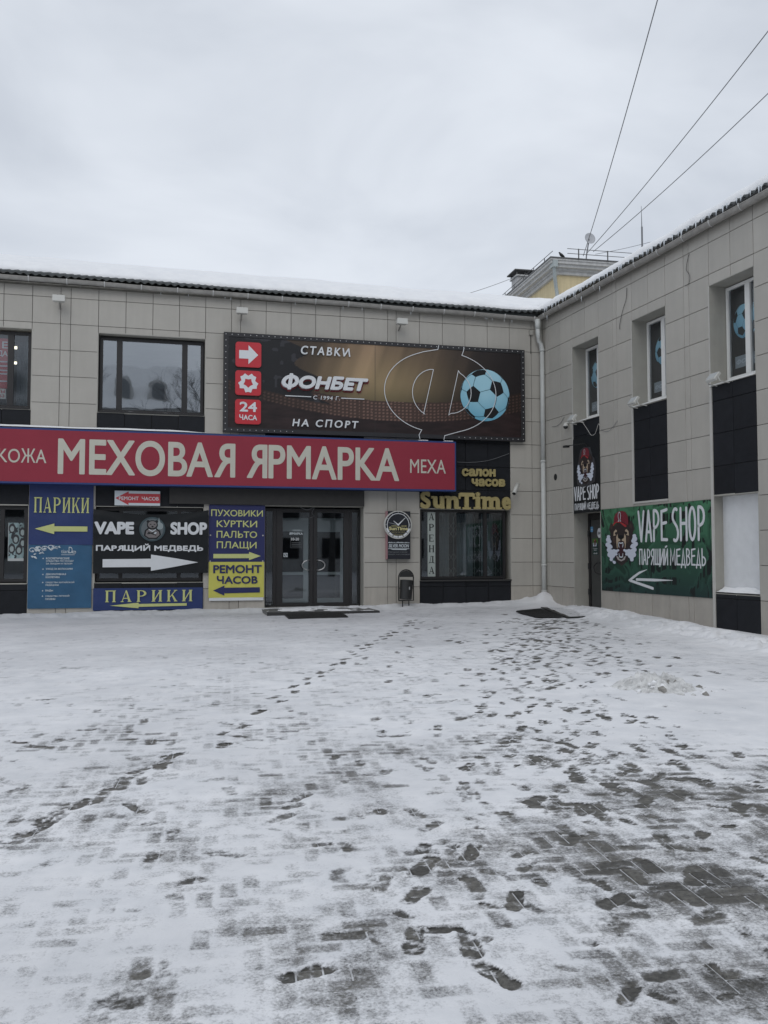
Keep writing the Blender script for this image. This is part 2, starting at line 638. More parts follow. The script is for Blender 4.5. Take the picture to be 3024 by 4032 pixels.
    pieces = [([(float(u[i]), float(z[i])) for i in f], False) for f in fs]
    if bold > 0:
        for p, q in rim:
            A, B = Vector((float(u[p]), float(z[p]))), Vector((float(u[q]), float(z[q])))
            d_ = B - A
            if d_.length < 1e-6:
                continue
            nn_ = Vector((-d_.y, d_.x)).normalized() * wd
            pieces.append(([tuple(A - nn_), tuple(B - nn_), tuple(B + nn_), tuple(A + nn_)], ext > 0))
        for p, nb in at.items():
            A = Vector((float(u[p]), float(z[p])))
            if len(nb) == 2:
                e1 = Vector((float(u[nb[0]]), float(z[nb[0]]))) - A
                e2 = A - Vector((float(u[nb[1]]), float(z[nb[1]])))
                if e1.length > 1e-6 and e2.length > 1e-6 and e1.angle(e2) < 0.3:
                    continue
            pieces.append(([(A.x + wd * math.cos(t), A.y + wd * math.sin(t)) for t in np.linspace(0, 2 * math.pi, 9)[:-1]], ext > 0))
    # overlapping pieces lie a hair apart
    pieces.sort(key=lambda c: sum(q[0] for q in c[0]) / len(c[0]))
    for k, (pts, thick) in enumerate(pieces):
        oo = o + (disp(*pts[0]) if disp else 0.0) + (k % 70) * 0.00004
        mb.poly(pts, oo, ext if thick else 0.0)
    if bold <= 0 and ext > 0:
        for p, q in rim:
            a_, b_ = (float(u[p]), -o, float(z[p])), (float(u[q]), -o, float(z[q]))
            mb.add([a_, b_, (b_[0], b_[1] + ext, b_[2]), (a_[0], a_[1] + ext, a_[2])], [(0, 1, 2, 3)])
    return mb.build(name, m, parent, label=label)


def ribbon(pts, w, n=5):
    """round-capped thick stroke as list of polygons (quads and cap fans), w = width or per-point widths"""
    P = [Vector(p) for p in pts]
    W = w if isinstance(w, (list, tuple)) else [w] * len(P)
    L_, R_ = [], []
    for i, p in enumerate(P):
        if i == 0:
            t = (P[1] - P[0]).normalized()
            nrm = Vector((-t.y, t.x))
        elif i == len(P) - 1:
            t = (P[-1] - P[-2]).normalized()
            nrm = Vector((-t.y, t.x))
        else:
            t1 = (P[i] - P[i - 1]).normalized()
            t2 = (P[i + 1] - P[i]).normalized()
            n1, n2 = Vector((-t1.y, t1.x)), Vector((-t2.y, t2.x))
            nrm = (n1 + n2)
            nrm = nrm.normalized() / max(0.45, math.cos(n1.angle(n2, 0) / 2)) if nrm.length > 1e-4 else n1
        L_.append(p + nrm * W[i] / 2)
        R_.append(p - nrm * W[i] / 2)

    def cap(c, t, r):
        a0 = math.atan2(t.y, t.x)
        return [c + Vector((math.cos(a0 + math.pi / 2 - math.pi * k / n), math.sin(a0 + math.pi / 2 - math.pi * k / n))) * r
                for k in range(1, n)]
    e = cap(P[-1], P[-1] - P[-2], W[-1] / 2)
    b = cap(P[0], P[0] - P[1], W[0] / 2)
    polys = [[L_[i], R_[i], R_[i + 1], L_[i + 1]] for i in range(len(P) - 1)]
    polys.append([L_[-1]] + e + [R_[-1]])
    polys.append([R_[0]] + b + [L_[0]])
    return [[(q.x, q.y) for q in p] for p in polys]


def arc(cx, cy, rx, ry, a0, a1, n=12):
    return [(cx + rx * math.cos(math.radians(a0 + (a1 - a0) * i / n)), cy + ry * math.sin(math.radians(a0 + (a1 - a0) * i / n))) for i in range(n + 1)]


# tall hand-lettered capitals in unit boxes, as strokes
HAND = {
    'V': [[(0.05, 1), (0.5, 0)], [(0.95, 1), (0.52, 0)]],
    'A': [[(0.05, 0), (0.5, 1)], [(0.95, 0), (0.5, 1)], [(0.22, 0.3), (0.78, 0.3)]],
    'P': [[(0.12, 0), (0.12, 1)], [(0.12, 1)] + arc(0.3, 0.72, 0.6, 0.28, 90, -90, 10) + [(0.12, 0.42)]],
    'E': [[(0.95, 1), (0.12, 0.95), (0.12, 0.03), (0.95, 0.02)], [(0.12, 0.55), (0.85, 0.58)]],
    'S': [arc(0.55, 0.76, 0.42, 0.24, 60, 200, 8) + [(0.3, 0.6), (0.75, 0.42), (0.9, 0.28)] + arc(0.5, 0.2, 0.42, 0.22, 10, -120, 7)],
    'H': [[(0.08, 0), (0.08, 1)], [(0.92, 0), (0.92, 1)], [(0.08, 0.52), (0.92, 0.52)]],
    'O': [arc(0.5, 0.5, 0.42, 0.5, 90, 450, 22)],
    'П': [[(0.1, 0), (0.1, 1), (0.9, 1), (0.9, 0)]],
    'Р': [[(0.12, 0), (0.12, 1)], [(0.12, 1)] + arc(0.3, 0.72, 0.6, 0.28, 90, -90, 10) + [(0.12, 0.42)]],
    'Я': [[(0.88, 0), (0.88, 1)], [(0.88, 1)] + arc(0.7, 0.74, 0.6, 0.26, 90, 270, 10) + [(0.88, 0.46)], [(0.6, 0.46), (0.08, 0)]],
    'Щ': [[(0.05, 1), (0.05, 0.02), (0.95, 0.02), (0.95, 1)], [(0.48, 1), (0.48, 0.02)], [(0.95, 0.02), (1.05, 0.0), (1.05, -0.1)]],
    'И': [[(0.08, 1), (0.08, 0)], [(0.92, 1), (0.92, 0)], [(0.08, 0.05), (0.92, 0.95)]],
    'Й': [[(0.08, 1), (0.08, 0)], [(0.92, 1), (0.92, 0)], [(0.08, 0.05), (0.92, 0.95)], [(0.3, 1.14), (0.75, 1.2)]],
    'М': [[(0.05, 0), (0.12, 1), (0.5, 0.25), (0.88, 1), (0.95, 0)]],
    'Е': [[(0.95, 1), (0.12, 0.95), (0.12, 0.03), (0.95, 0.02)], [(0.12, 0.55), (0.85, 0.58)]],
    'Д': [[(0.0, -0.16), (0.02, 0.02), (0.98, 0.02), (1.0, -0.16)], [(0.15, 0.02), (0.52, 1), (0.85, 0.02)]],
    'В': [[(0.12, 0), (0.12, 1)], [(0.12, 1)] + arc(0.3, 0.78, 0.5, 0.22, 90, -90, 8) + arc(0.3, 0.28, 0.62, 0.28, 90, -90, 8) + [(0.12, 0.0)]],
    'Ь': [[(0.12, 1), (0.12, 0)], [(0.12, 0.5)] + arc(0.3, 0.25, 0.6, 0.25, 90, -90, 8) + [(0.12, 0)]],
}


HAND['А'] = HAND['A']


def hand(name, body, F, u0, u1, z0, z1, o, m, parent, w, slots=None):
    mb = MB(F)
    n = sum(0.45 if c == ' ' else (1.3 if c in 'ЩМ' else 1.0) for c in body)
    x = 0
    lay = 0
    for c in body:
        cw = 0.45 if c == ' ' else (1.3 if c in 'ЩМ' else 1.0)
        if c != ' ':
            a = u0 + (u1 - u0) * (x + 0.1) / n
            b = u0 + (u1 - u0) * (x + cw - 0.1) / n
            for st in HAND[c]:
                pts = [(a + (b - a) * p[0], z0 + (z1 - z0) * p[1]) for p in st]
                for pl in ribbon(pts, w):
                    lay = (lay + 1) % 5
                    mb.poly(pl, o + lay * 0.0004)
        x += cw
    return mb.build(name, m, parent)


def serif_glyph(c):
    """polygons in a unit box (thick and thin strokes with slab feet)"""
    def R(a, b, c_, d):
        return [(a, b), (c_, b), (c_, d), (a, d)]
    T, t, f = 0.2, 0.07, 0.06

    def stem(x, top=True, bot=True, w=T):
        p = [R(x, 0, x + w, 1)]
        if bot:
            p.append(R(x - 0.07, 0, x + w + 0.07, f))
        if top:
            p.append(R(x - 0.07, 1 - f, x + w + 0.07, 1))
        return p
    if c == 'П':
        return stem(0.08) + stem(0.72) + [R(0.1, 1 - t * 1.1, 0.9, 1)]
    if c == 'А':
        return [[(0.44, 1), (0.56, 1), (0.95, 0), (0.72, 0)], [(0.47, 1), (0.53, 1), (0.16, 0), (0.08, 0)],
                R(0.24, 0.28, 0.72, 0.28 + t), R(0, 0, 0.28, f), R(0.64, 0, 1, f)]
    if c == 'Р':
        ou = arc(0.45, 0.73, 0.5, 0.27, 90, -90, 12)
        inn = arc(0.42, 0.73, 0.3, 0.20, -90, 90, 12)
        ring = []
        for i in range(12):
            ring.append([ou[i], ou[i + 1], inn[11 - i], inn[12 - i]])
        return stem(0.12) + ring + [R(0.3, 0.93, 0.46, 1), R(0.3, 0.46, 0.46, 0.53)]
    if c == 'И':
        return stem(0.08) + stem(0.72) + [[(0.2, 0.12), (0.26, 0.05), (0.8, 0.88), (0.74, 0.95)]]
    if c == 'К':
        return stem(0.08) + [[(0.28, 0.42), (0.32, 0.36), (0.86, 0.94), (0.78, 0.98)], [(0.42, 0.6), (0.52, 0.66), (0.98, 0), (0.74, 0)],
                             R(0.66, 1 - f, 0.98, 1), R(0.68, 0, 1.0, f)]
    if c == 'Е':
        return stem(0.1) + [R(0.2, 1 - t, 0.88, 1), R(0.2, 0, 0.9, t), R(0.2, 0.48, 0.62, 0.48 + t), R(0.82, 0.78, 0.88, 1), R(0.84, 0, 0.9, 0.24), R(0.58, 0.4, 0.63, 0.62)]
    if c == 'Н':
        return stem(0.08) + stem(0.72) + [R(0.2, 0.47, 0.8, 0.47 + t)]
    if c == 'Д':
        return [[(0.62, 1), (0.82, 1), (0.82, 0.06), (0.62, 0.06)], R(0.3, 0.94, 0.88, 1), [(0.36, 0.97), (0.42, 0.97), (0.24, 0.06), (0.14, 0.06)],
                R(0.0, 0.02, 1.0, 0.1), R(0.0, -0.12, 0.06, 0.05), R(0.94, -0.12, 1.0, 0.05)]


def serif(name, body, F, u0, u1, z0, z1, o, m, parent, vertical=False, gap=0.14, disp=None):
    mb = MB(F)
    n = len(body)
    for i, c in enumerate(body):
        if vertical:
            h = (z1 - z0) / n
            a, b = u0, u1
            za, zb = z1 - (i + 1) * h + 0.2 * h, z1 - i * h - 0.15 * h
        else:
            w = (u1 - u0) / n
            a, b = u0 + i * w + gap * w / 2, u0 + (i + 1) * w - gap * w / 2
            za, zb = z0, z1
        for k, p in enumerate(serif_glyph(c)):
            mb.poly([(a + (b - a) * q[0], za + (zb - za) * q[1]) for q in p], o + 0.0004 * k)
    return mb.build(name, m, parent, disp=disp)


def arrow(u_tip, u_neck, u_tail, zc, hw, sw):
    return [(u_tip, zc), (u_neck, zc + hw), (u_neck, zc + sw), (u_tail, zc + sw), (u_tail, zc - sw), (u_neck, zc - sw), (u_neck, zc - hw)]


# ------------------------------------------------------------------ ground
PHI = math.radians(-5)


def zg(x, y):
    return (0.11 + 0.012 * (np.clip(x, -30, 2) + 12.5)) * np.clip(1 + y / 15, 0, 1)


def zgf(x, y):
    return float(zg(np.array(float(x)), np.array(float(y))))


CX, CY = -9.6, -21.16


def build_ground():
    # large snowy ground to the horizon (a few cm lower than the square)
    xs = np.concatenate([[-400, -120, -50], np.linspace(-30, 14, 45), [60, 150, 400]])
    ys = np.concatenate([[-400, -120, -60], np.linspace(-30, 12, 43), [60, 150, 400]])
    X, Y = np.meshgrid(xs, ys)
    g = mat('distant_snow', (0.62, 0.63, 0.65), 0.8, var=0.12, scale=0.8, bump=0.3, bscale=4)
    grid_mesh('ground', X, Y, zg(X, Y) - 0.06, g, kind='structure')
    # snow packed in the joints of the paving
    xs, ys = np.linspace(-22, 1.5, 60), np.linspace(-22, 0.5, 60)
    X, Y = np.meshgrid(xs, ys)
    base = mat('joint_snow', (0.60, 0.61, 0.62), 0.85, var=0.12, scale=6, bump=0.3)
    pave = grid_mesh('pavement', X, Y, zg(X, Y) - 0.006, base, kind='structure')
    # 200 x 100 mm pavers in herringbone
    L, W, G = 0.2, 0.1, 0.0065
    cells = []
    c, s = math.cos(PHI), math.sin(PHI)
    N = 260
    for i in range(-N, N):
        for j in range(-N, N):
            k = (i + j) % 4
            # herringbone: horizontals start where (i - j)%4==0, verticals where ==2
            r = (i - j) % 4
            if r == 0:
                cx, cy, a = (i + 1) * W, (j + 0.5) * W, 0
            elif r == 3:
                cx, cy, a = (i + 0.5) * W, (j + 1) * W, 1
            else:
                continue
            x = CX + 1.2 + c * cx - s * cy
            y = CY + 8.0 + s * cx + c * cy
            dx, dy = x - CX, y - CY
            f = dx * math.sin(0.2465) + dy * math.cos(0.2465)
            l = dx * math.cos(0.2465) - dy * math.sin(0.2465)
            if f < 2.0 or f > 21.5 or y > -0.35 or x > -ANG * -y - 0.2 or abs(l) > 0.62 * f + 0.6:
                continue
            cells.append((math.hypot(dx, dy), x, y, a, f, l))
    cells.sort()
    me = {}
    for a in (0, 1):
        hx, hy = ((L - G) / 2, (W - G) / 2) if a == 0 else ((W - G) / 2, (L - G) / 2)
        b = 0.005
        mb = MB()
        vs = [(-hx, -hy, -0.02), (hx, -hy, -0.02), (hx, hy, -0.02), (-hx, hy, -0.02),
              (-hx, -hy, -b), (hx, -hy, -b), (hx, hy, -b), (-hx, hy, -b),
              (-hx + b, -hy + b, 0), (hx - b, -hy + b, 0), (hx - b, hy - b, 0), (-hx + b, hy - b, 0)]
        fs = []
        for q in (0, 4):
            for i in range(4):
                j = (i + 1) % 4
                fs.append((q + i, q + j, q + 4 + j, q + 4 + i))
        fs.append((8, 9, 10, 11))
        m_ = bpy.data.meshes.new('paver')
        m_.from_pydata(vs, [], fs)
        m_.materials.append(M_PAVER)
        me[a] = (m_, np.array(vs), fs)
    # the 290 largest in view, as parts
    inview = [q for q in cells if abs(q[5]) < 0.44 * q[4] and q[4] > 2.75]
    first = set(id(q) for q in inview[:290])
    rng = random.Random(3)
    rest = MB()
    for q in cells:
        _, x, y, a, f, l = q
        z = zgf(x, y) + rng.uniform(-0.0015, 0.0015)
        if id(q) in first:
            o = bpy.data.objects.new('paver', me[a][0])
            link(o, pave, Matrix.Translation((x, y, z)) @ Matrix.Rotation(PHI + rng.uniform(-0.008, 0.008), 4, 'Z'))
        else:
            v = me[a][1]
            vx = x + c * v[:, 0] - s * v[:, 1]
            vy = y + s * v[:, 0] + c * v[:, 1]
            rest.add(np.stack([vx, vy, v[:, 2] + z], 1).tolist(), me[a][2])
    rest.build('paver_field', M_PAVERS, pave, kind='stuff')

    # ------------------------------------------------ snow cover: fan-shaped grid, finer near the viewer
    nr, nc = 760, 520
    d = 1.6 * (26.5 / 1.6) ** np.linspace(0, 1, nr)
    lat = np.linspace(-0.80, 0.80, nc)
    D, A = np.meshgrid(d, lat, indexing='ij')
    sy, cy_ = math.sin(0.2465), math.cos(0.2465)
    X = CX + D * sy + D * A * cy_
    Y = CY + D * cy_ - D * A * sy
    inside = (Y < 0.1) & (X < -ANG * -Y + 0.35)
    dist = D
    T = 0.74 + 0.13 * sstep(2.6, 9.0, dist)                      # thin near the viewer
    T = T - 0.09 * sstep(-0.1, 0.5, A) * sstep(8.5, 4.5, dist)   # trodden thinner on the right
    T = T + 0.1 * sstep(0.1, -0.5, A)
    T = T + (fbm(X * 2.4, Y * 2.4, 4, 5) - 0.5) * 0.85 * (1 - 0.72 * sstep(5, 12, dist))
    T = T + (fbm(X * 9, Y * 9, 4, 15, 0.65) - 0.5) * 0.8 * (1 - 0.5 * sstep(5, 12, dist))
    # fresh snow on the right in the middle distance
    T = T + 0.5 * np.exp(-(((X + 4.6) / 1.7) ** 2 + ((Y + 13.6) / 1.9) ** 2))
    ice = 0.55 * sstep(9, 19, dist) * (1 - 0.75 * sstep(-0.05, 0.42, A)) + 0.75 * (fbm(X * 0.7, Y * 0.9, 4, 31) - 0.42)
    # the film is thinner on some pavers and thicker over the joints
    ox, oy = X - (CX + 1.2), Y - (CY + 8.0)
    cp, sp = math.cos(PHI), math.sin(PHI)
    p_, q_ = (ox * cp + oy * sp) / W, (-ox * sp + oy * cp) / W
    gi, gj = np.floor(p_).astype(int), np.floor(q_).astype(int)
    rr = (gi - gj) % 4
    hi0 = np.where(rr == 1, gi - 1, gi)
    vj0 = np.where(rr == 2, gj - 1, gj)
    hor = (rr == 0) | (rr == 1)
    a0, b0 = np.where(hor, hi0, gi), np.where(hor, gj, vj0)
    wx, wy = np.where(hor, 2, 1), np.where(hor, 1, 2)
    ed = np.minimum(np.minimum(p_ - a0, a0 + wx - p_), np.minimum(q_ - b0, b0 + wy - q_)) * W
    prn = vnoise(a0 * 7.31 + 0.5 + hor * 3.1, b0 * 5.77 + 0.5, 91)
    near = 0.45 + 0.55 * sstep(15, 7, dist)
    ein = sstep(0.002, 0.024, ed)
    T = T + near * (0.12 * (1 - ein) + ein * (0.10 - 0.52 * prn ** 1.7 * (0.35 + 1.1 * fbm(X * 1.1, Y * 1.1, 3, 61))))
    H = np.zeros_like(T)
    rng = random.Random(11)
    patches = [(-6.65, -16.3, .18), (-6.16, -16.48, .19), (-6.89, -16.93, .27), (-7.41, -17.2, .25), (-7.13, -17.61, .28), (-7.98, -18.31, .12),
               (-7.66, -18.43, .17), (-6.91, -15.23, .13), (-7.35, -15.27, .12), (-7.52, -16.73, .12), (-6.94, -16.05, .08), (-9.7, -17.91, .14),
               (-9.9, -16.91, .14), (-8.94, -18.11, .16), (-6.18, -14.34, .12), (-7.51, -17.8, .2),
               (-8.96, -15.54, .16), (-6.5, -17.03, .2), (-6.05, -16.2, .25), (-5.7, -15.9, .2)]
    for px, py, r in patches:
        g = np.exp(-(((X - px) / r) ** 2 + ((Y - py) / (r * 1.25)) ** 2))
        T -= 0.5 * g * (0.05 + 1.0 * fbm(X * 7, Y * 7, 3, 77))

    def stamp(px, py, th, dep, ln=0.14, wd=0.052):
        r0 = math.hypot(px - CX, py - CY)
        if r0 < 1.8 or r0 > 24:
            return
        f = (px - CX) * sy + (py - CY) * cy_
        l = ((px - CX) * cy_ - (py - CY) * sy) / max(f, 0.5)
        if f < 1.7:
            return
        i0, i1 = np.searchsorted(d, f - 0.35), np.searchsorted(d, f + 0.35)
        w = 0.35 / f
        j0, j1 = np.searchsorted(lat, l - w), np.searchsorted(lat, l + w)
        if i1 <= i0 or j1 <= j0:
            return
        xx, yy = X[i0:i1, j0:j1] - px, Y[i0:i1, j0:j1] - py
        a = xx * math.cos(th) + yy * math.sin(th)
        b = -xx * math.sin(th) + yy * math.cos(th)
        # sole: narrower waist
        ww = wd * (1 - 0.22 * np.exp(-((a + 0.03) / 0.04) ** 2))
        e = np.sqrt((a / ln) ** 4 + (b / ww) ** 4)
        ins = sstep(1.15, 0.75, e)
        rim = np.exp(-((np.sqrt((a / ln) ** 2 + (b / ww) ** 2) - 1.45) / 0.28) ** 2)
        rag = -0.3 + 2.2 * fbm(xx * 38 + px * 9, yy * 38 + py * 7, 2, 3)
        T[i0:i1, j0:j1] += -dep * ins * rag + 0.30 * rim * dep * (rag > 1.0)
        H[i0:i1, j0:j1] += -0.004 * ins * dep + 0.0035 * rim * rag * dep

    trails = [
        # diagonal track to the entrance: closely spaced dragging steps
        ([(-10.5, -16.5), (-10.14, -15.69), (-9.91, -15.24), (-9.72, -14.76), (-9.49, -14.44)], 0.11, 0.85, 0.025),
        ([(-9.49, -14.44), (-9.18, -14.09), (-8.9, -13.13), (-7.83, -10.75), (-6.9, -8.77), (-5.4, -5.36), (-4.45, -3.43)], 0.28, 1.25, 0.045),
        ([(-10.9, -13.5), (-10.32, -13.9)], 0.28, 1.1, 0.04),
        ([(-10.7, -14.9), (-10.49, -14.53)], 0.25, 1.1, 0.03),
        ([(-9.96, -12.09), (-9.79, -13.25), (-9.71, -14.13), (-9.64, -15.18), (-9.68, -15.64), (-9.57, -15.93)], 0.33, 0.85, 0.09),
        ([(-4.61, -3.99), (-6.73, -10.38), (-7.23, -12.33), (-7.89, -14.66), (-7.96, -15.19), (-8.19, -15.91), (-8.27, -16.58)], 0.62, 0.85, 0.09),
        ([(-6.06, -2.9), (-6.78, -8.18), (-7.1, -10.29)], 0.7, 0.8, 0.09),
        ([(-8.32, -16.78), (-8.54, -17.19), (-8.68, -17.56), (-8.75, -18.29)], 0.38, 0.9, 0.1),
        ([(-1.12, -3.19), (-4.29, -8.85), (-5.83, -11.84), (-6.56, -13.21), (-7.33, -15.04), (-7.77, -16.23), (-8.13, -17.29), (-8.34, -17.89), (-8.43, -18.5)], 0.5, 0.95, 0.1),
        ([(-0.8, -3.29), (-3.92, -8.95), (-5.47, -11.93), (-6.27, -13.65), (-6.41, -14.38), (-6.76, -15.64), (-7.02, -16.42), (-7.23, -17.24), (-7.36, -17.84)], 0.42, 1.0, 0.14),
        ([(-2.13, -4.75), (-4.81, -9.88), (-5.92, -12.5), (-6.9, -14.27), (-7.2, -15.45), (-7.13, -16.12), (-7.37, -16.81), (-7.74, -17.45), (-8.03, -17.67)], 0.42, 1.0, 0.14),
        ([(-6.36, -14.95), (-6.42, -15.43), (-6.45, -15.85), (-6.33, -16.08)], 0.24, 1.1, 0.08),
        ([(-6.68, -14.87), (-7.01, -15.84), (-7.24, -16.62)], 0.3, 1.0, 0.1),
        ([(-10.9, -11.71), (-10.44, -11.52), (-10.28, -12.29), (-10.09, -13.06), (-9.99, -13.8)], 0.5, 0.55, 0.1),
        ([(-1.3, -4.2), (-3.6, -8.0), (-5.2, -11.2), (-6.3, -13.0), (-6.9, -14.9), (-7.6, -16.6)], 0.5, 0.85, 0.25),
        ([(-1.6, -4.6), (-3.2, -7.4), (-4.9, -10.4), (-6.0, -12.3), (-6.5, -13.4)], 0.5, 0.9, 0.3),
    ]
    for pts, step, dep, side in trails:
        k = 0
        for a, b in zip(pts[:-1], pts[1:]):
            ln = math.hypot(b[0] - a[0], b[1] - a[1])
            th = math.atan2(b[1] - a[1], b[0] - a[0])
            n = max(1, int(ln / step))
            for i in range(n):
                t = (i + rng.uniform(0, 0.6)) / n
                k += 1
                sd = side * (1 if k % 2 else -1) * rng.uniform(0.6, 1.4)
                stamp(a[0] + (b[0] - a[0]) * t - math.sin(th) * sd, a[1] + (b[1] - a[1]) * t + math.cos(th) * sd,
                      th + rng.uniform(-0.25, 0.25), dep * rng.uniform(0.25, 0.95), rng.uniform(0.08, 0.14), rng.uniform(0.035, 0.052))
    # scattered prints: dense near the right-hand doors and on the way to them
    for _ in range(480):
        t = rng.random()
        px = -1.4 + (-7.2 + 1.4) * t + rng.gauss(0, 0.7)
        py = -3.4 + (-16.5 + 3.4) * t + rng.gauss(0, 0.6)
        stamp(px, py, rng.uniform(0.7, 1.6), rng.uniform(0.2, 1.0), rng.uniform(0.06, 0.14), rng.uniform(0.035, 0.055))
    for _ in range(70):
        stamp(rng.uniform(-11, -4.5), rng.uniform(-17.4, -13), rng.uniform(0, 3.1), rng.uniform(0.2, 0.5), rng.uniform(0.07, 0.12), 0.042)
    # many small scuffs where people walk most
    for _ in range(420):
        t = rng.random()
        px = -2.0 + (-7.9 + 2.0) * t + rng.gauss(0, 0.75)
        py = -5.0 + (-18.3 + 5.0) * t + rng.gauss(0, 0.8)
        stamp(px, py, rng.uniform(0, 3.1), rng.uniform(0.2, 0.75), rng.uniform(0.03, 0.09), rng.uniform(0.02, 0.04))
    for _ in range(160):
        stamp(rng.uniform(-11, -5), rng.uniform(-18.4, -9), rng.uniform(0, 3.1), rng.uniform(0.15, 0.5), rng.uniform(0.03, 0.10), rng.uniform(0.02, 0.05))
    for px, py, th in [(-8.43, -18.14, 1.9), (-9.08, -17.96, 0.3), (-9.49, -14.32, 0.4), (-8.5, -17.35, 0.9)]:
        stamp(px, py, th, 0.9, 0.11, 0.045)
    # packed white ridges beside the diagonal track
    edge = np.exp(-((Y + 0.25) / 0.35) ** 2) + np.exp(-((X + 0.2 + ANG * Y) / 0.5) ** 2)
    T += 0.8 * edge
    # raised crumbs of crusted snow along the wall bases
    H += 0.05 * np.exp(-((Y + 0.35) / 0.25) ** 2) * (fbm(X * 7, Y * 7, 3, 66) > 0.55) + 0.06 * np.exp(-((X + ANG * Y + 0.3) / 0.4) ** 2) * (Y < -2.2) * (fbm(X * 7, Y * 7, 3, 67) > 0.5)
    bank = np.exp(-((Y + 0.05) / 0.30) ** 2) * (0.25 + 0.75 * fbm(X * 2, Y * 2, 3, 8)) * 0.10
    bankr = np.exp(-((X + ANG * Y + 0.0) / 0.45) ** 2) * (Y < -2.2) * (0.2 + 0.8 * fbm(X * 2, Y * 2, 3, 9)) * 0.16
    H += (bank + bankr)
    H += 0.11 * np.exp(-(((X + 0.35) / 0.55) ** 2 + ((Y + 0.3) / 0.45) ** 2)) * (0.6 + 0.8 * fbm(X * 5, Y * 5, 3, 4))
    H += 0.16 * np.exp(-(((X + 0.10) / 0.22) ** 2 + ((Y + 0.28) / 0.22) ** 2))
    # lumpy pile left by shovelling
    mx_, my_ = -4.42, -12.55
    mo = np.exp(-(((X - mx_) * 0.97 - (Y - my_) * 0.24) / 0.55) ** 2 - (((X - mx_) * 0.24 + (Y - my_) * 0.97) / 0.6) ** 2)
    H += mo * 0.05
    T += mo
    # ridges where the thin snow is blown
    H += 0.012 * (fbm(X * 1.1, Y * 2.3, 4, 21) - 0.5)
    Z = zg(X, Y) + 0.003 + np.maximum(H + 0.006 * np.clip(T, 0, 1.4), -0.001)
    keep = inside & (T > -0.75)
    grid_mesh('snow_cover', X, Y, Z, M_SNOWG, attrs={'cover': np.clip(T, -1, 2), 'ice': np.clip(ice, 0, 1)}, kind='structure', keep=keep)

    # shovelled pile: mound with loose lumps
    root = thing('snow_pile', 'low dirty heap of shovelled snow lumps lying on the square at the right', 'snow pile', FW, (mx_, -my_, zgf(mx_, my_)))
    u, v = np.meshgrid(np.linspace(-1, 1, 90), np.linspace(-1, 1, 60))
    px = mx_ + u * 0.50 * 0.97 + v * 0.44 * 0.24
    py = my_ - u * 0.50 * 0.24 + v * 0.44 * 0.97
    r = np.sqrt(u ** 2 + v ** 2)
    hgt = np.clip(1 - r ** 1.3, 0, 1) * (0.1 + 1.6 * fbm(px * 6, py * 6, 4, 42, 0.7) ** 1.5) * 0.26
    grid_mesh('mound', px, py, zg(px, py) + 0.012 + hgt, M_DIRTY, root, keep=(r < 1.02))
    rg = random.Random(5)
    for _ in range(75):
        a, rr = rg.uniform(0, 6.28), rg.random() ** 0.6
        uu, vv = rr * math.cos(a) * 1.1 + 0.25, rr * math.sin(a) - 0.2
        x = mx_ + uu * 0.50 * 0.97 + vv * 0.44 * 0.24
        y = my_ - uu * 0.50 * 0.24 + vv * 0.44 * 0.97
        sz = rg.uniform(0.012, 0.055) * rg.uniform(0.5, 1.0)
        bm = bmesh.new()
        bmesh.ops.create_icosphere(bm, subdivisions=1, radius=sz)
        for q in bm.verts:
            q.co *= rg.uniform(0.65, 1.25)
        me_ = bpy.data.meshes.new('snow_lump')
        bm.to_mesh(me_)
        bm.free()
        me_.materials.append(M_DIRTY if rg.random() < 0.5 else (M_SNOW if rg.random() < 0.5 else mat('grit_snow', (0.26, 0.25, 0.23), 0.9, var=0.3, scale=30)))
        zz = zgf(x, y) + 0.012 + max(0, 1 - (uu * uu + vv * vv) ** 0.8) * 0.12 + sz * 0.3
        link(bpy.data.objects.new('snow_lump', me_), root, Matrix.Translation((x, y, zz)))


build_ground()

# ------------------------------------------------------------------ the shop building
BLD = thing('shop_building', 'two storey L shaped shop building clad in beige porcelain tiles under a snowy roof', 'building', FW, (0, 0, 0))
P = 0.608
ROWZ = [0.714 + P * k for k in range(12)]          # L .. A
ZB = [-0.35, 0.106] + ROWZ + [7.76]
GAP = 0.0095


def XL(t, n):
    return -(0.315 + P * t + 0.22 * n)


# left wing: columns between joints
t_, n_ = 0, 0
jl = [XL(0, 0)]
for b in range(5):
    for k in range(6):
        t_ += 1
        jl.append(XL(t_, n_))
    n_ += 1
    jl.append(XL(t_, n_))
jl = sorted(jl)
jl = [x for x in jl if x > -17.5] + [0.0]
JR = [0.0, 0.345, 0.95]
v = 0.95
for st in 'ttttnttttnttttntttt':
    v += P if st == 't' else 0.16
    JR.append(v)

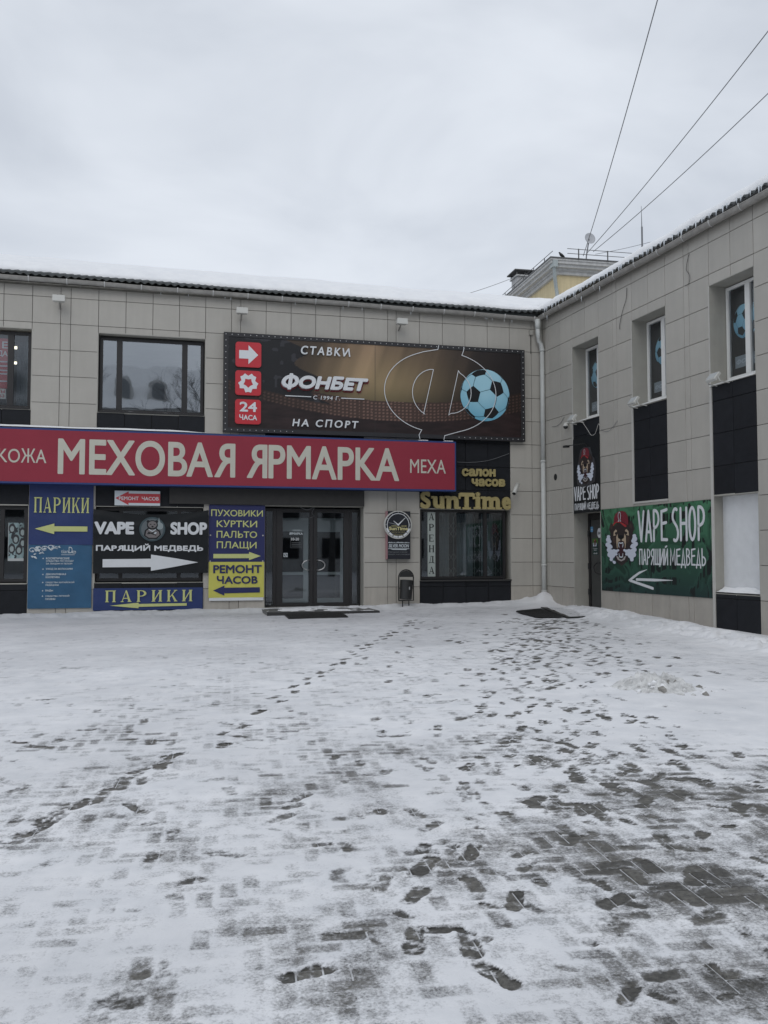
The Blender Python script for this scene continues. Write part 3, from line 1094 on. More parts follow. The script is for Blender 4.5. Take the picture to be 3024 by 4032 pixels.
# openings per wing: (u0, u1, z0, z1, kind); 'w' window hole, 'd' dark cladding on the wall plane
W1 = (XL(23, 3), XL(19, 3))
W2 = (XL(17, 2), XL(13, 2))
EN = (XL(11, 1), XL(7, 1))
SW = (XL(5, 0), XL(1, 0))
OPL = [(W1[0], W1[1], 4.79, 6.64, 'w'), (W1[0], W1[1], 2.62, 4.79, 'd'), (W1[0], W1[1], 0.87, 2.62, 'w'), (W1[0], W1[1], -0.3, 0.87, 'd'),
       (W2[0], W2[1], 4.79, 6.64, 'w'), (W2[0], W2[1], 2.62, 4.79, 'd'), (W2[0], W2[1], 0.87, 2.62, 'w'), (W2[0], W2[1], -0.3, 0.87, 'd'),
       (EN[0], EN[1], 4.79, 6.64, 'w'), (EN[0], EN[1], 2.69, 4.79, 'd'), (EN[0], EN[1], 0.24, 2.69, 'w'),
       (SW[0], SW[1], 4.79, 6.64, 'w'), (SW[0], SW[1], 2.66, 4.79, 'd'), (SW[0], SW[1], 0.87, 2.66, 'w'), (SW[0], SW[1], -0.3, 0.87, 'd')]
R1, R2, R3 = (JR[3], JR[5]), (JR[8], JR[10]), (JR[13], JR[15])
OPR = [(R1[0], R1[1], 4.71, 6.58, 'w'), (R1[0], R1[1], 2.52, 4.71, 'd'), (R1[0], R1[1], 0.2, 2.52, 'w'),
       (R2[0], R2[1], 4.68, 6.58, 'w'), (R2[0], R2[1], 2.64, 4.68, 'd'),
       (R3[0], R3[1], 4.66, 6.58, 'w'), (R3[0], R3[1], 2.60, 4.66, 'd'), (R3[0], R3[1], 0.795, 2.60, 'w'), (R3[0], R3[1], -0.3, 0.795, 'd')]


def in_op(u, z, ops):
    for a, b, c, d, k in ops:
        if a - 0.01 < u < b + 0.01 and c - 0.001 < z < d - 0.001:
            return k
    return None


def zcuts(u, ops):
    zs = set(ZB)
    for a, b, c, d, k in ops:
        if a - 0.01 < u < b + 0.01:
            zs |= {c, d}
    zs = sorted(z for z in zs if z <= ZB[-1])
    outz = [zs[0]]
    for z in zs[1:]:
        outz.append(z)
    return outz


TILE_ME = {}


def tile_mesh(w, h, m, th):
    k = (round(w, 3), round(h, 3), m.name)
    if k not in TILE_ME:
        mb = MB()
        mb.cbox(-w / 2, w / 2, 0, th, 0, h, 0.004)
        me = bpy.data.meshes.new('tile')
        me.from_pydata(mb.v, [], mb.f)
        me.materials.append(m)
        TILE_ME[k] = (me, mb)
    return TILE_ME[k]


def clad(J, ops):
    """candidate tiles of a wall: (u0, u1, z0, z1, kind)"""
    cand = []
    for a, b in zip(J[:-1], J[1:]):
        um = (a + b) / 2
        zs = zcuts(um, ops)
        for z0, z1 in zip(zs[:-1], zs[1:]):
            zm = (z0 + z1) / 2
            k = in_op(um, zm, ops)
            if k == 'w' or z1 - z0 < 0.02:
                continue
            cand.append((a, b, z0, z1, k))
    return cand


def emit_tiles(F, cand, hidden, stuff_t, stuff_d, quota):
    for a, b, z0, z1, k in cand:
        w, h = b - a - GAP, z1 - z0 - (GAP if z1 < 7.7 else 0)
        if w < 0.02 or h < 0.02:
            continue
        um, zm = (a + b) / 2, (z0 + z1) / 2
        if k == 'd':
            m, th, nm = M_DARKT, 0.028, 'dark_panel'
        else:
            m, th, nm = (M_TILE2 if z1 < 0.8 else M_TILE), 0.03, 'tile'
        me, mb = tile_mesh(w, h, m, th)
        j = random.uniform(-0.0012, 0.0012)
        if hidden(um, zm, b - a) or quota[nm] <= 0 or h * w < 0.012:
            tgt = stuff_d if k == 'd' else stuff_t
            loc = [(v[0] + um, v[1] + 0.03 + j, v[2] + z0 + GAP / 2) for v in mb.v]
            loc = [tuple(F @ Vector(v)) for v in loc]
            tgt.add(loc, mb.f)
        else:
            quota[nm] -= 1
            o = bpy.data.objects.new(nm, me)
            link(o, BLD, F @ Matrix.Translation((um, 0.03 + j, z0 + GAP / 2)))


def hidL(u, z, w):
    if u < -13.6:
        return True
    if -8.2 < u < -0.6 and 4.45 < z < 6.75:
        return True
    if u < -2.5 and 3.15 < z < 4.2:
        return True
    if -12.5 < u < -11.15 and 0.35 < z < 3.1:
        return True
    if -8.5 < u < -7.25 and 0.45 < z < 2.65:
        return True
    return z < 0.05


def hidR(u, z, w):
    if u > 8.3:
        return True
    if 2.9 < u < 6.7 and 0.75 < z < 2.5:
        return True
    return z < 0.0


st, sd = MB(), MB()
quota = {'tile': 298, 'dark_panel': 120}
cl = clad(jl, OPL)
cr = clad(JR, OPR)
emit_tiles(FW, cl, hidL, st, sd, quota)
emit_tiles(FR, cr, hidR, st, sd, quota)
st.build('covered_tiles', M_TILE, BLD, kind='stuff')
sd.build('covered_dark_panels', M_DARKT, BLD, kind='stuff')

# backing wall with holes, 0.5 m thick
for F, J, ops, nm in ((FW, jl, OPL, 'l'), (FR, JR, OPR, 'r')):
    wall = MB(F)
    for a, b in zip(J[:-1], J[1:]):
        um = (a + b) / 2
        zs = zcuts(um, ops)
        runs = []
        for z0, z1 in zip(zs[:-1], zs[1:]):
            if in_op(um, (z0 + z1) / 2, ops) == 'w':
                continue
            if runs and abs(runs[-1][1] - z0) < 1e-6:
                runs[-1][1] = z1
            else:
                runs.append([z0, z1])
        for z0, z1 in runs:
            wall.box(a, b, -0.5, -0.04, z0, z1)
    wall.build('wall', M_BACK, BLD)

# reveals round every opening
def reveals(F, ops, depth):
    for a, b, c, d, k in ops:
        if k != 'w':
            continue
        mb = MB(F)
        dd = depth
        mb.box(a - 0.02, a + 0.006, -dd, -0.001, c, d)
        mb.box(b - 0.006, b + 0.02, -dd, -0.001, c, d)
        mb.box(a + 0.006, b - 0.006, -dd, -0.002, d - 0.006, d + 0.02)
        mb.box(a + 0.006, b - 0.006, -dd, -0.002, c - 0.02, c + 0.004)
        mb.build('reveal', M_REVEAL, BLD)


reveals(FW, OPL, 0.4)
reveals(FR, OPR, 0.5)


def window(F, a, b, z0, z1, rec, fr, muls, fm, gm, trans=None, sill=True):
    """frame part with panes and mullions as sub-parts; muls = list of (u, width)"""
    w = MB(F)
    w.box(a, a + fr, -rec - 0.07, -rec, z0, z1)
    w.box(b - fr, b, -rec - 0.07, -rec, z0, z1)
    w.box(a + fr, b - fr, -rec - 0.069, -rec - 0.001, z0, z0 + fr)
    w.box(a + fr, b - fr, -rec - 0.069, -rec - 0.001, z1 - fr, z1)
    W = w.build('window', fm, BLD)
    for u, mw in muls:
        MB(F).box(u - mw / 2, u + mw / 2, -rec - 0.068, -rec + 0.004, z0 + fr, z1 - fr).build('mullion', fm, W)
    us = [a + fr] + [x for u, mw in muls for x in (u - mw / 2, u + mw / 2)] + [b - fr]
    for i in range(0, len(us), 2):
        MB(F).poly([(us[i] - 0.004, z0 + fr), (us[i + 1] + 0.004, z0 + fr), (us[i + 1] + 0.004, z1 - fr), (us[i] - 0.004, z1 - fr)], -rec - 0.035).build('pane', gm, W)
    return W


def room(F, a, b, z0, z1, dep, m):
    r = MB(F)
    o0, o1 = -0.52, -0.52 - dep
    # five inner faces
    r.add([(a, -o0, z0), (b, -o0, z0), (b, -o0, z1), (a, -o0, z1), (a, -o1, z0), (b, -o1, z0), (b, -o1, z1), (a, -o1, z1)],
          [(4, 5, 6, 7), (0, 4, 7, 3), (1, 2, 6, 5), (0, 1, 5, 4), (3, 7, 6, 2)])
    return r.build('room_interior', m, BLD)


def curtain(F, a, b, z0, z1, o, m, n=24, amp=0.008, ph=0.0):
    u = np.linspace(a, b, n * 6)
    uu, zz = np.meshgrid(u, np.linspace(z0, z1, 8))
    yy = -o + amp * np.sin(uu / (b - a) * n * 2 * np.pi / 2 + ph + zz * 0.4) + amp * 0.6 * np.sin(uu * 31 + ph)
    return grid_mesh('curtain', uu, yy, zz, m, None, F=F)


# upper windows, left wing
for (a, b) in (W1, W2, EN, SW):
    ww = window(FW, a + 0.03, b - 0.03, 4.83, 6.60, 0.2, 0.07, [(a + 0.47, 0.13), (b - 0.47, 0.13)], M_FRAME, M_GLASSB if a == W1[0] else M_GLASS)
    MB(FW).box(a + 0.03, b - 0.03, -0.2, 0.03, 4.795, 4.825).build('sill', M_FRAME, ww)
    u, zz = np.meshgrid(np.linspace(a + 0.03, b - 0.03, 60), np.linspace(0, 1, 5))
    yo = 0.17 - zz * 0.2
    hz = 4.826 + 0.035 * np.clip(fbm(u * 2.5 + 4, zz * 2, 3, 5) - 0.25, 0, 1) * np.sin(np.clip(zz, 0.05, 0.95) * math.pi)
    grid_mesh('sill_snow', u, yo, hz, M_SNOW, ww)
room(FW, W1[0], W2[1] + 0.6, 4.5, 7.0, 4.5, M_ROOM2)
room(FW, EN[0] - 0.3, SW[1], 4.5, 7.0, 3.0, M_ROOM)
# ground-floor windows, left wing
for (a, b) in (W1, W2):
    window(FW, a + 0.03, b - 0.03, 0.90, 2.60, 0.12, 0.07, [(a + 0.56, 0.09), (b - 0.56, 0.09)], M_FRAME, M_GLASSD)
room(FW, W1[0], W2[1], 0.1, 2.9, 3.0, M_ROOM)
# sun window
sw = window(FW, SW[0] + 0.02, SW[1] - 0.02 - 0.09, 0.90, 2.65, 0.1, 0.06, [(-2.86, 0.09), (-1.58, 0.09)], M_FRAME, M_GLASSD)
MB(FW).box(SW[0] + 0.02, SW[1], -0.1, 0.05, 0.845, 0.885).build('sill', M_STEPF, sw)
room(FW, SW[0], SW[1], 0.1, 2.9, 2.2, M_ROOM)

# right wing windows
for k, (a, b, zb) in enumerate(((R1[0], R1[1], 4.83), (R2[0], R2[1], 4.80), (R3[0], R3[1], 4.78))):
    ww = window(FR, a + 0.02, b - 0.02, zb, 6.55, 0.36, 0.055, [(a + 0.61, 0.13)], M_WFRAME, M_GLASSB)
    MB(FR).add([(a + 0.01, 0.36, zb + 0.005), (b - 0.01, 0.36, zb + 0.005), (b - 0.01, -0.035, zb - 0.10), (a + 0.01, -0.035, zb - 0.10),
                (a + 0.01, 0.36, zb - 0.02), (b - 0.01, 0.36, zb - 0.02), (b - 0.01, -0.035, zb - 0.125), (a + 0.01, -0.035, zb - 0.125)],
               [(0, 1, 2, 3), (7, 6, 5, 4), (3, 2, 6, 7), (0, 3, 7, 4), (2, 1, 5, 6)]).build('sill', M_WFRAME, ww)
    # metal strip on the near edge of the far jamb
    MB(FR).box(a - 0.012, a + 0.012, 0.0, 0.012, zb - 0.12, 6.58).build('edge_strip', M_TRIM, BLD)
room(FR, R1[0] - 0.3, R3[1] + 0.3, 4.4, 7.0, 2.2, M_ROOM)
# strips round the black panels
MB(FR).box(R2[0] - 0.03, R2[0] + 0.03, 0.0, 0.02, 2.6, 4.66).build('edge_strip', M_TRIM, BLD)
MB(FR).box(R2[0] + 0.03, R2[1], 0.0, 0.02, 2.60, 2.64).build('edge_strip', M_TRIM, BLD)
MB(FR).box(R3[0] - 0.02, R3[0] + 0.045, 0.0, 0.02, 0.05, 4.64).build('edge_strip', M_TRIM, BLD)
MB(FR).box(R1[0] - 0.02, R1[0] + 0.02, 0.0, 0.02, 2.5, 4.7).build('edge_strip', M_TRIM, BLD)
# white plastered blind window in the right wing
MB(FR).box(R3[0] + 0.004, R3[1] - 0.004, -0.30, -0.22, 0.80, 2.598).build('plaster_infill', M_PLAST, BLD)
u, zz = np.meshgrid(np.linspace(R3[0] + 0.02, R3[1] - 0.02, 50), np.linspace(0, 1, 8))
hz = 0.80 + 0.01 + (0.10 * (1 - zz) ** 1.5 + 0.02) * (0.5 + 0.8 * fbm(u * 3, zz * 3, 3, 9))
grid_mesh('ledge_snow', u, 0.215 - zz * 0.21, hz, M_SNOW, BLD, F=FR)

# entrance glazing
dz0, dz1, rec = 0.245, 2.64, 0.35
ent = MB(FW)
fx = [(-7.2, -7.15), (-6.985, -6.905), (-5.075, -5.01), (-4.83, -4.79)]
for a, b in fx:
    ent.box(a, b, -rec - 0.08, -rec, dz0, dz1)
ent.box(-7.15, -6.985, -rec - 0.079, -rec - 0.001, 2.57, dz1).box(-7.15, -6.985, -rec - 0.079, -rec - 0.001, dz0, 0.29)
ent.box(-5.01, -4.83, -rec - 0.079, -rec - 0.001, 2.57, dz1).box(-5.01, -4.83, -rec - 0.079, -rec - 0.001, dz0, 0.29)
ent.box(-6.905, -5.075, -rec - 0.079, -rec - 0.001, 2.605, dz1)
EF = ent.build('entrance_frame', M_FRAME, BLD)
for a, b in ((-7.15, -6.985), (-5.01, -4.83)):
    MB(FW).poly([(a, 0.29), (b, 0.29), (b, 2.57), (a, 2.57)], -rec - 0.04).build('pane', M_GLASSD, EF)
for (a, b, pa, pb, hu, sgn) in ((-6.90, -5.995, -6.745, -6.08, -6.085, -1), (-5.985, -5.08, -5.89, -5.225, -5.9, 1)):
    d = MB(FW)
    d.box(a, pa, -rec - 0.07, -rec + 0.01, dz0, 2.6).box(pb, b, -rec - 0.07, -rec + 0.01, dz0, 2.6)
    d.box(pa, pb, -rec - 0.069, -rec + 0.009, dz0, 0.335).box(pa, pb, -rec - 0.069, -rec + 0.009, 2.55, 2.6)
    D = d.build('entrance_door', M_FRAME, BLD)
    MB(FW).poly([(pa, 0.335), (pb, 0.335), (pb, 2.55), (pa, 2.55)], -rec - 0.03).build('pane', M_GLASSD, D)
    hp = [(hu + sgn * 0.19 * math.sin(t) - (0.0), -rec + 0.01 + 0.07 * (abs(math.sin(t)) > 0.02), 1.255 + 0.125 * math.cos(t)) for t in np.linspace(0.0, math.pi, 15)]
    MB(FW).tube(hp, 0.014, 8).build('handle', M_STEEL, D, smooth=True)
# inner vestibule: pale aluminium second doors
room(FW, EN[0], EN[1], 0.2, 2.9, 3.2, M_ROOM)
for (a, b) in ((-6.84, -5.98), (-5.86, -5.02)):
    d = MB(FW)
    for x0, x1, y0, y1 in ((a, a + 0.1, 0.25, 2.45), (b - 0.12, b, 0.25, 2.45), (a + 0.1, b - 0.12, 0.25, 0.4), (a + 0.1, b - 0.12, 2.1, 2.45), (a + 0.1, b - 0.12, 1.0, 1.07)):
        d.box(x0, x1, -1.24, -1.2, y0, y1)
    D2 = d.build('inner_door', mat('aluminium_grey', (0.5, 0.53, 0.54), 0.5), BLD)
for a, b in ((-7.2, -6.98), (-4.98, -4.79)):
    MB(FW).box(a, a + 0.06, -1.24, -1.2, 0.25, 2.5).build('inner_post', MATS['aluminium_grey'], BLD)

# right wing door (dark steel, recessed)
RD = MB(FR)
a, b = R1
RD.box(a + 0.005, a + 0.1, -0.47, -0.38, 0.2, 2.5).box(b - 0.1, b - 0.005, -0.47, -0.38, 0.2, 2.5).box(a + 0.1, b - 0.1, -0.469, -0.381, 2.36, 2.5)
DF = RD.build('door_frame', M_FRAME, BLD)
DR = MB(FR).cbox(a + 0.1, b - 0.1, -0.46, -0.40, 0.24, 2.36, 0.012).build('steel_door', mat('steel_door_paint', (0.05, 0.052, 0.05), 0.5, var=0.1), BLD)
MB(FR).box(a + 0.1, b - 0.1, -0.455, -0.37, 0.2, 0.24).build('threshold', M_FRAME, DR)
hp = [(2.13 - 0.24 * math.sin(t), -0.395 + 0.06 * (0.15 < t < 3.0), 1.19 + 0.135 * math.cos(t)) for t in np.linspace(0, math.pi, 13)]
MB(FR).tube(hp, 0.013, 8).build('handle', M_FRAME, DR, smooth=True)
for z in (0.62, 1.24, 2.02):
    MB(FR).tube([(a + 0.06, -0.365, z - 0.07), (a + 0.06, -0.365, z + 0.07)], 0.028, 8).build('hinge', M_BLKM, DR)
room(FR, R1[0], R1[1], 0.1, 2.9, 0.6, M_ROOM)

# ------------------------------------------------------------------ roof
SLOPE = 0.37


def zroof(x, y):
    k = 0.25
    m = np.log(np.exp(np.clip(x / k, -60, 60)) + np.exp(np.clip(y / k, -60, 60))) * k - 0.0
    m = np.where(np.abs(x - y) > 3, np.maximum(x, y), m)
    return 7.82 + 0.009 * np.clip(-x, 0, 17) * 0.6 + SLOPE * (4 - np.abs(m + 0.15 - 4))


def skew(y):
    """how far the right wing's wall line leans away from the y axis"""
    return -ANG * np.maximum(-y, 0)


def strips(y0, n, s):
    """two sheets that meet on the valley: yields X,Y grids for distances s from the eave"""
    sg = np.array(s)
    out_ = []
    t = np.linspace(0, 1, n)
    Sg, Tg = np.meshgrid(sg, t, indexing='ij')
    X = -17 + Tg * (np.maximum(Sg, -0.3) + 17)
    Y = Sg + 0 * X
    out_.append((X, Y))
    L = y0
    Y2 = -L + Tg * (np.maximum(Sg, -0.3) + L)
    X2 = Sg + skew(Y2)
    out_.append((X2, Y2))
    return out_


# (sheet with small waves at the eave)
for k, (X, Y) in enumerate(strips(13.5, 640, [-0.17, -0.165, 0.3, 1.2, 2.5, 4.0, 6.0, 8.2])):
    along = X if k == 0 else Y
    base_x = X if k == 0 else X - skew(Y)
    Z = zroof(base_x, Y) + 0.022 * np.sin(along * 2 * np.pi / 0.17)
    Z[0] -= 0.035
    grid_mesh('roof_sheet', X, Y, Z, M_ROOF, BLD)
for k, (X, Y) in enumerate(strips(13.5, 620, [0.0, 0.0, 0.02, 0.06, 0.14, 0.3, 0.5, 0.75, 1.1, 1.6, 2.2, 3.0, 4.0, 5.2, 6.6, 8.0])):
    base_x = X if k == 0 else X - skew(Y)
    along = X if k == 0 else Y
    lip = (0.62 * fbm(along * 0.5 + 3, along * 0 + 1, 3, 2) - 0.24 + 0.12 * fbm(along * 3.2, along * 0, 3, 6)) if k == 0 else \
        (0.16 * fbm(along * 0.8 + 3, along * 0 + 1, 3, 12) - 0.16 + 0.06 * fbm(along * 4, along * 0, 3, 16))
    lip = lip + (0.06 * sstep(-9, -12, X) if k == 0 else 0)
    fade = np.array([1, 1, 1, 1, 1, 0.9, 0.75, 0.5, 0.3, 0.1, 0, 0, 0, 0, 0, 0])[:, None]
    hgt = np.array([0.0, 0.05, 0.10, 0.135, 0.165, 0.18, 0.19, 0.20, 0.2, 0.2, 0.2, 0.2, 0.2, 0.2, 0.2, 0.2])[:, None]
    sx = lip * fade
    if k == 0:
        Y = Y + sx
    else:
        X = X + sx
        base_x = base_x + sx
    nzv = fbm(X * 1.3, Y * 1.3, 4, 3)
    step2 = 0.08 * sstep(0.45, 0.7, Y + 0.25 * fbm(X * 0.7, X * 0, 3, 50)) if k == 0 else 0.0
    Z = zroof(base_x, Y) + hgt * (0.75 + 0.5 * nzv) * (0.68 if k == 0 else 1.2) + step2 * (hgt > 0.1)
    grid_mesh('roof_snow', X, Y, Z, M_SNOW, BLD, kind='structure')

# gable back wall and far side so that the building is closed
MB(FW).box(-17, 8, -8.3, -8.1, -0.2, 7.7).build('rear_wall', M_REVEAL, BLD)

# eaves: soffit, gutter, brackets
def gz(u, right):
    return 7.69 if right else 7.665 + 0.009 * abs(u)


for F, u0, u1, right in ((FW, -17.0, -0.18, False), (FR, 0.18, 13.0, True)):
    s_ = MB(F)
    s_.box(u0, u1 if not right else u1, -0.02, 0.17, gz(0, right) - 0.02, gz(0, right) + 0.0)
    s_.build('soffit', M_SOFFIT, BLD)
    seg = 60
    prof = [(0.14 + 0.068 * math.cos(t), 0.068 * math.sin(t)) for t in np.linspace(math.pi, 2 * math.pi, 9)]
    prof = [(0.065, 0.012)] + prof + [(0.215, 0.006), (0.208, -0.006)]
    us = np.linspace(u0, u1, seg)
    U = np.tile(us[:, None], (1, len(prof)))
    O = np.tile(np.array([p[0] for p in prof])[None], (seg, 1))
    Zp = np.tile(np.array([p[1] for p in prof])[None], (seg, 1))
    base = np.array([gz(u, right) + (0.006 * math.sin(u * 2.1)) for u in us])[:, None]
    grid_mesh('gutter', U, -O, base + Zp * 1.35, M_GUTTER, BLD, F=F)
    k = u0 + 0.3
    while k < u1:
        z = gz(k, right)
        b = MB(F)
        pr = [(0.14 + 0.074 * math.cos(t), z + 1.35 * 0.074 * math.sin(t)) for t in np.linspace(math.pi, 2 * math.pi, 7)]
        for (o0, z0), (o1, z1) in zip(pr[:-1], pr[1:]):
            b.add([(k - 0.012, -o0, z0), (k + 0.012, -o0, z0), (k + 0.012, -o1, z1), (k - 0.012, -o1, z1)], [(0, 1, 2, 3)])
        b.box(k - 0.012, k + 0.012, 0.205, 0.222, z - 0.03, z + 0.02)
        b.build('gutter_bracket', M_GUTTERL, BLD)
        k += 0.82
for F, u0, u1 in ((FW, -17.0, -0.05), (FR, 0.05, 13.0)):
    MB(F).box(u0, u1, 0.03, 0.055, 7.66, 7.80).build('fascia', M_ROOF, BLD)
# snow lying in the gutter of the left wing
u = np.linspace(-17, -0.4, 500)
U, T_ = np.meshgrid(u, np.linspace(0, 1, 4))
hz = 7.665 + 0.009 * np.abs(U) + 0.028 * (fbm(U * 1.9, U * 0, 4, 60) - 0.42) * 2 * np.sin(np.clip(T_, 0.1, 0.9) * math.pi)
grid_mesh('gutter_snow', U, -(0.09 + 0.115 * T_), hz, M_SNOW, BLD)
# grime and ice hanging under the gutter
rg = random.Random(9)
for i in range(46):
    v_ = 0.5 + 8.8 * (i + rg.uniform(-0.35, 0.35)) / 46
    L_ = rg.uniform(0.09, 0.2)
    k = MB(FR)
    z = 7.84
    k.tube([(v_, 0.185, z), (v_ + 0.004, 0.187, z - L_ * 0.5), (v_, 0.187, z - L_)], [0.018, 0.012, 0.004], 5)
    if rg.random() < 0.3:
        k.tube([(v_ + 0.06, 0.185, z), (v_ + 0.06, 0.187, z - L_ * 0.7)], [0.013, 0.003], 5)
    if rg.random() < 0.12:
        k.tube([(v_ + 0.03, 0.2, 7.60), (v_ + 0.03, 0.2, 7.46)], [0.010, 0.002], 5)
    k.build('icicle', M_ICE, BLD, smooth=True)
for i in range(14):
    u_ = -rg.uniform(0.8, 13)
    k = MB(FW)
    z = 7.57 + 0.009 * abs(u_)
    k.tube([(u_, 0.14, z), (u_, 0.14, z - rg.uniform(0.04, 0.1))], [0.009, 0.002], 5).build('icicle', M_ICE, BLD, smooth=True)

# downpipe in the inner corner
dp = MB(FW)
dp.tube([(-0.20, 0.17, 7.62), (-0.20, 0.17, 7.36)], [0.085, 0.065], 14)
dp.tube([(-0.20, 0.17, 7.40), (-0.20, 0.17, 7.2), (-0.16, 0.15, 7.08), (-0.10, 0.13, 6.98), (-0.07, 0.13, 6.86), (-0.065, 0.13, 6.8)], 0.062, 14)
dp.tube([(-0.065, 0.13, 6.82), (-0.065, 0.13, 3.9)], 0.058, 14)
dp.tube([(-0.065, 0.13, 3.92), (-0.065, 0.13, 0.1)], 0.062, 14)
DP = dp.build('downpipe', M_PIPE, BLD, smooth=True)
for z in (6.8, 3.9, 1.22, 0.55):
    MB(FW).tube([(-0.065, 0.13, z), (-0.065, 0.13, z + 0.05)], 0.07, 14).build('pipe_collar', M_PIPE, DP, smooth=True)
MB(FW).box(-0.38, -0.28, 0.0, 0.06, 7.24, 7.36).build('junction_box', M_REVEAL, BLD)
MB(FW).tube([(-0.33, 0.01, 7.24), (-0.33, 0.012, 6.75)], 0.01, 6).build('conduit', M_BACK, BLD)
# round vent hole in the right wing
mb = MB(FR)
mb.poly(arc(0.655, 3.475, 0.085, 0.085, 0, 360, 20)[:-1], 0.004)
mb.build('vent_hole', M_BLK, BLD)

# ------------------------------------------------------------------ signs on the left wing
M_PRINT = mat('stadium_print', rough=0.38, attr='print', spec=0.4)
M_PRINT2 = mat('printed_banner', rough=0.5, attr='print', spec=0.3)


def smooth_noise_disp(seed, amp, sx=1.2, sz=1.5):
    def f(u, z):
        a = np.array(float(u))
        b = np.array(float(z))
        return float(amp * (fbm(a * sx, b * sz, 3, seed) - 0.5) * 2)
    return f


def cloth(name, F, u0, u1, z0, z1, o, m, parent, disp, nu=50, nz=40, top=None):
    u = np.linspace(u0, u1, nu)
    t = np.linspace(0, 1, nz)
    U, T_ = np.meshgrid(u, t)
    ztop = np.full(nu, z1) if top is None else np.array([top(a) for a in u])
    Z = z0 + (ztop[None] - z0) * T_
    D = np.vectorize(disp)(U, Z) if disp else 0 * U
    return grid_mesh(name, U, -(o + D), Z, m, parent, F=F)


def ball(F, cu, cz, r, o, parent, rot=(0.3, 0.5, 0.2), dirs=None, cols=((0.13, 0.38, 0.52), (0.42, 0.68, 0.78)), crop=None):
    """flat print of a football: disc, pentagons and seams seen in projection"""
    # disc with printed tone
    n = 26
    rr, aa = np.meshgrid(np.linspace(0.001, 1, 14), np.linspace(0, 2 * np.pi, 49))
    U = rr * np.cos(aa)
    Z = rr * np.sin(aa)
    w = np.clip((Z + 1) / 2 * 0.8 + (1 - rr) * 0.35, 0, 1)[..., None]
    c = np.array(cols[0]) * (1 - w) + np.array(cols[1]) * w
    if crop:
        U = np.clip(U * r, crop[0] - cu, crop[1] - cu) / r
    p = grid_mesh('ball_print', cu + U * r, np.full_like(U, -o), cz + Z * r, M_PRINT2, parent, color=c, F=F)
    if crop:
        rot = rot
    ph = (1 + 5 ** 0.5) / 2
    iv = [Vector(v).normalized() for v in [(0, 1, ph), (0, -1, ph), (0, 1, -ph), (0, -1, -ph), (1, ph, 0), (-1, ph, 0), (1, -ph, 0), (-1, -ph, 0),
                                           (ph, 0, 1), (-ph, 0, 1), (ph, 0, -1), (-ph, 0, -1)]]
    R = Matrix.Rotation(rot[0], 3, 'X') @ Matrix.Rotation(rot[1], 3, 'Y') @ Matrix.Rotation(rot[2], 3, 'Z')
    if dirs:
        def basis(a, b):
            x_ = a.normalized()
            z_ = a.cross(b).normalized()
            return Matrix((x_, z_.cross(x_), z_)).transposed()
        a, b = Vector(dirs[0]).normalized(), Vector(dirs[1]).normalized()
        other = [w_ for w_ in iv if 0 < (w_ - iv[0]).length < 1.2][0]
        R = basis(a, b) @ basis(iv[0], other).transposed()
    iv = [R @ v for v in iv]
    blk, seam = MB(F), MB(F)

    def pr(v):
        a, b = cu + v.x * r * 0.995, cz + v.y * r * 0.995
        if crop:
            a = min(max(a, crop[0]), crop[1])
        return (a, b)

    def okc(pts):
        if not crop:
            return True
        xs_ = [q[0] for q in pts]
        return max(xs_) - min(xs_) > 1e-3
    for v in iv:
        nb = sorted([w_ for w_ in iv if 0 < (w_ - v).length < 1.2], key=lambda w_: math.atan2((w_ - v).dot(v.orthogonal().normalized()), (w_ - v).dot(v.cross(v.orthogonal()).normalized())))
        pent = [(v * 0.665 + w_ * 0.335).normalized() for w_ in nb]
        pts = []
        for i in range(5):
            a, b = pent[i], pent[(i + 1) % 5]
            for k in range(4):
                q = (a * (1 - k / 4) + b * (k / 4)).normalized()
                if q.z < 0:
                    q = Vector((q.x, q.y, 0)).normalized()
                pts.append(pr(q))
        if v.z > -0.35:
            ar = 0
            for i in range(len(pts)):
                j = (i + 1) % len(pts)
                ar += pts[i][0] * pts[j][1] - pts[j][0] * pts[i][1]
            if abs(ar) > 0.002 * r * r and okc(pts):
                blk.poly(pts, o + 0.002)
        for w_ in nb:
            a, b = (v * 0.665 + w_ * 0.335).normalized(), (v * 0.335 + w_ * 0.665).normalized()
            if a.z > 0.05 and b.z > 0.05:
                m_ = ((a + b) / 2).normalized()
                P2 = [pr(a), pr(m_), pr(b)]
                if okc(P2) and (Vector(P2[0]) - Vector(P2[1])).length > 1e-3 and (Vector(P2[1]) - Vector(P2[2])).length > 1e-3:
                    for pl in ribbon(P2, r * 0.018, 3):
                        seam.poly(pl, o + 0.001)
    if blk.v:
        blk.build('ball_patches', M_BLK, parent)
    if seam.v:
        seam.build('ball_seams', mat('seam_print', (0.10, 0.22, 0.30), 0.5), parent)
    return p


# --- bookmaker billboard
FB = thing('sports_billboard', 'wide dark betting billboard with a football, red icons and raised white letters', 'billboard', FW, (-4.4, 0.1, 4.41))
MB(FW).box(-8.24, -0.57, 0.0, 0.14, 4.42, 6.80).build('cabinet', M_BLKM, FB)
u, z = np.meshgrid(np.linspace(-8.13, -0.68, 300), np.linspace(4.52, 6.70, 110))
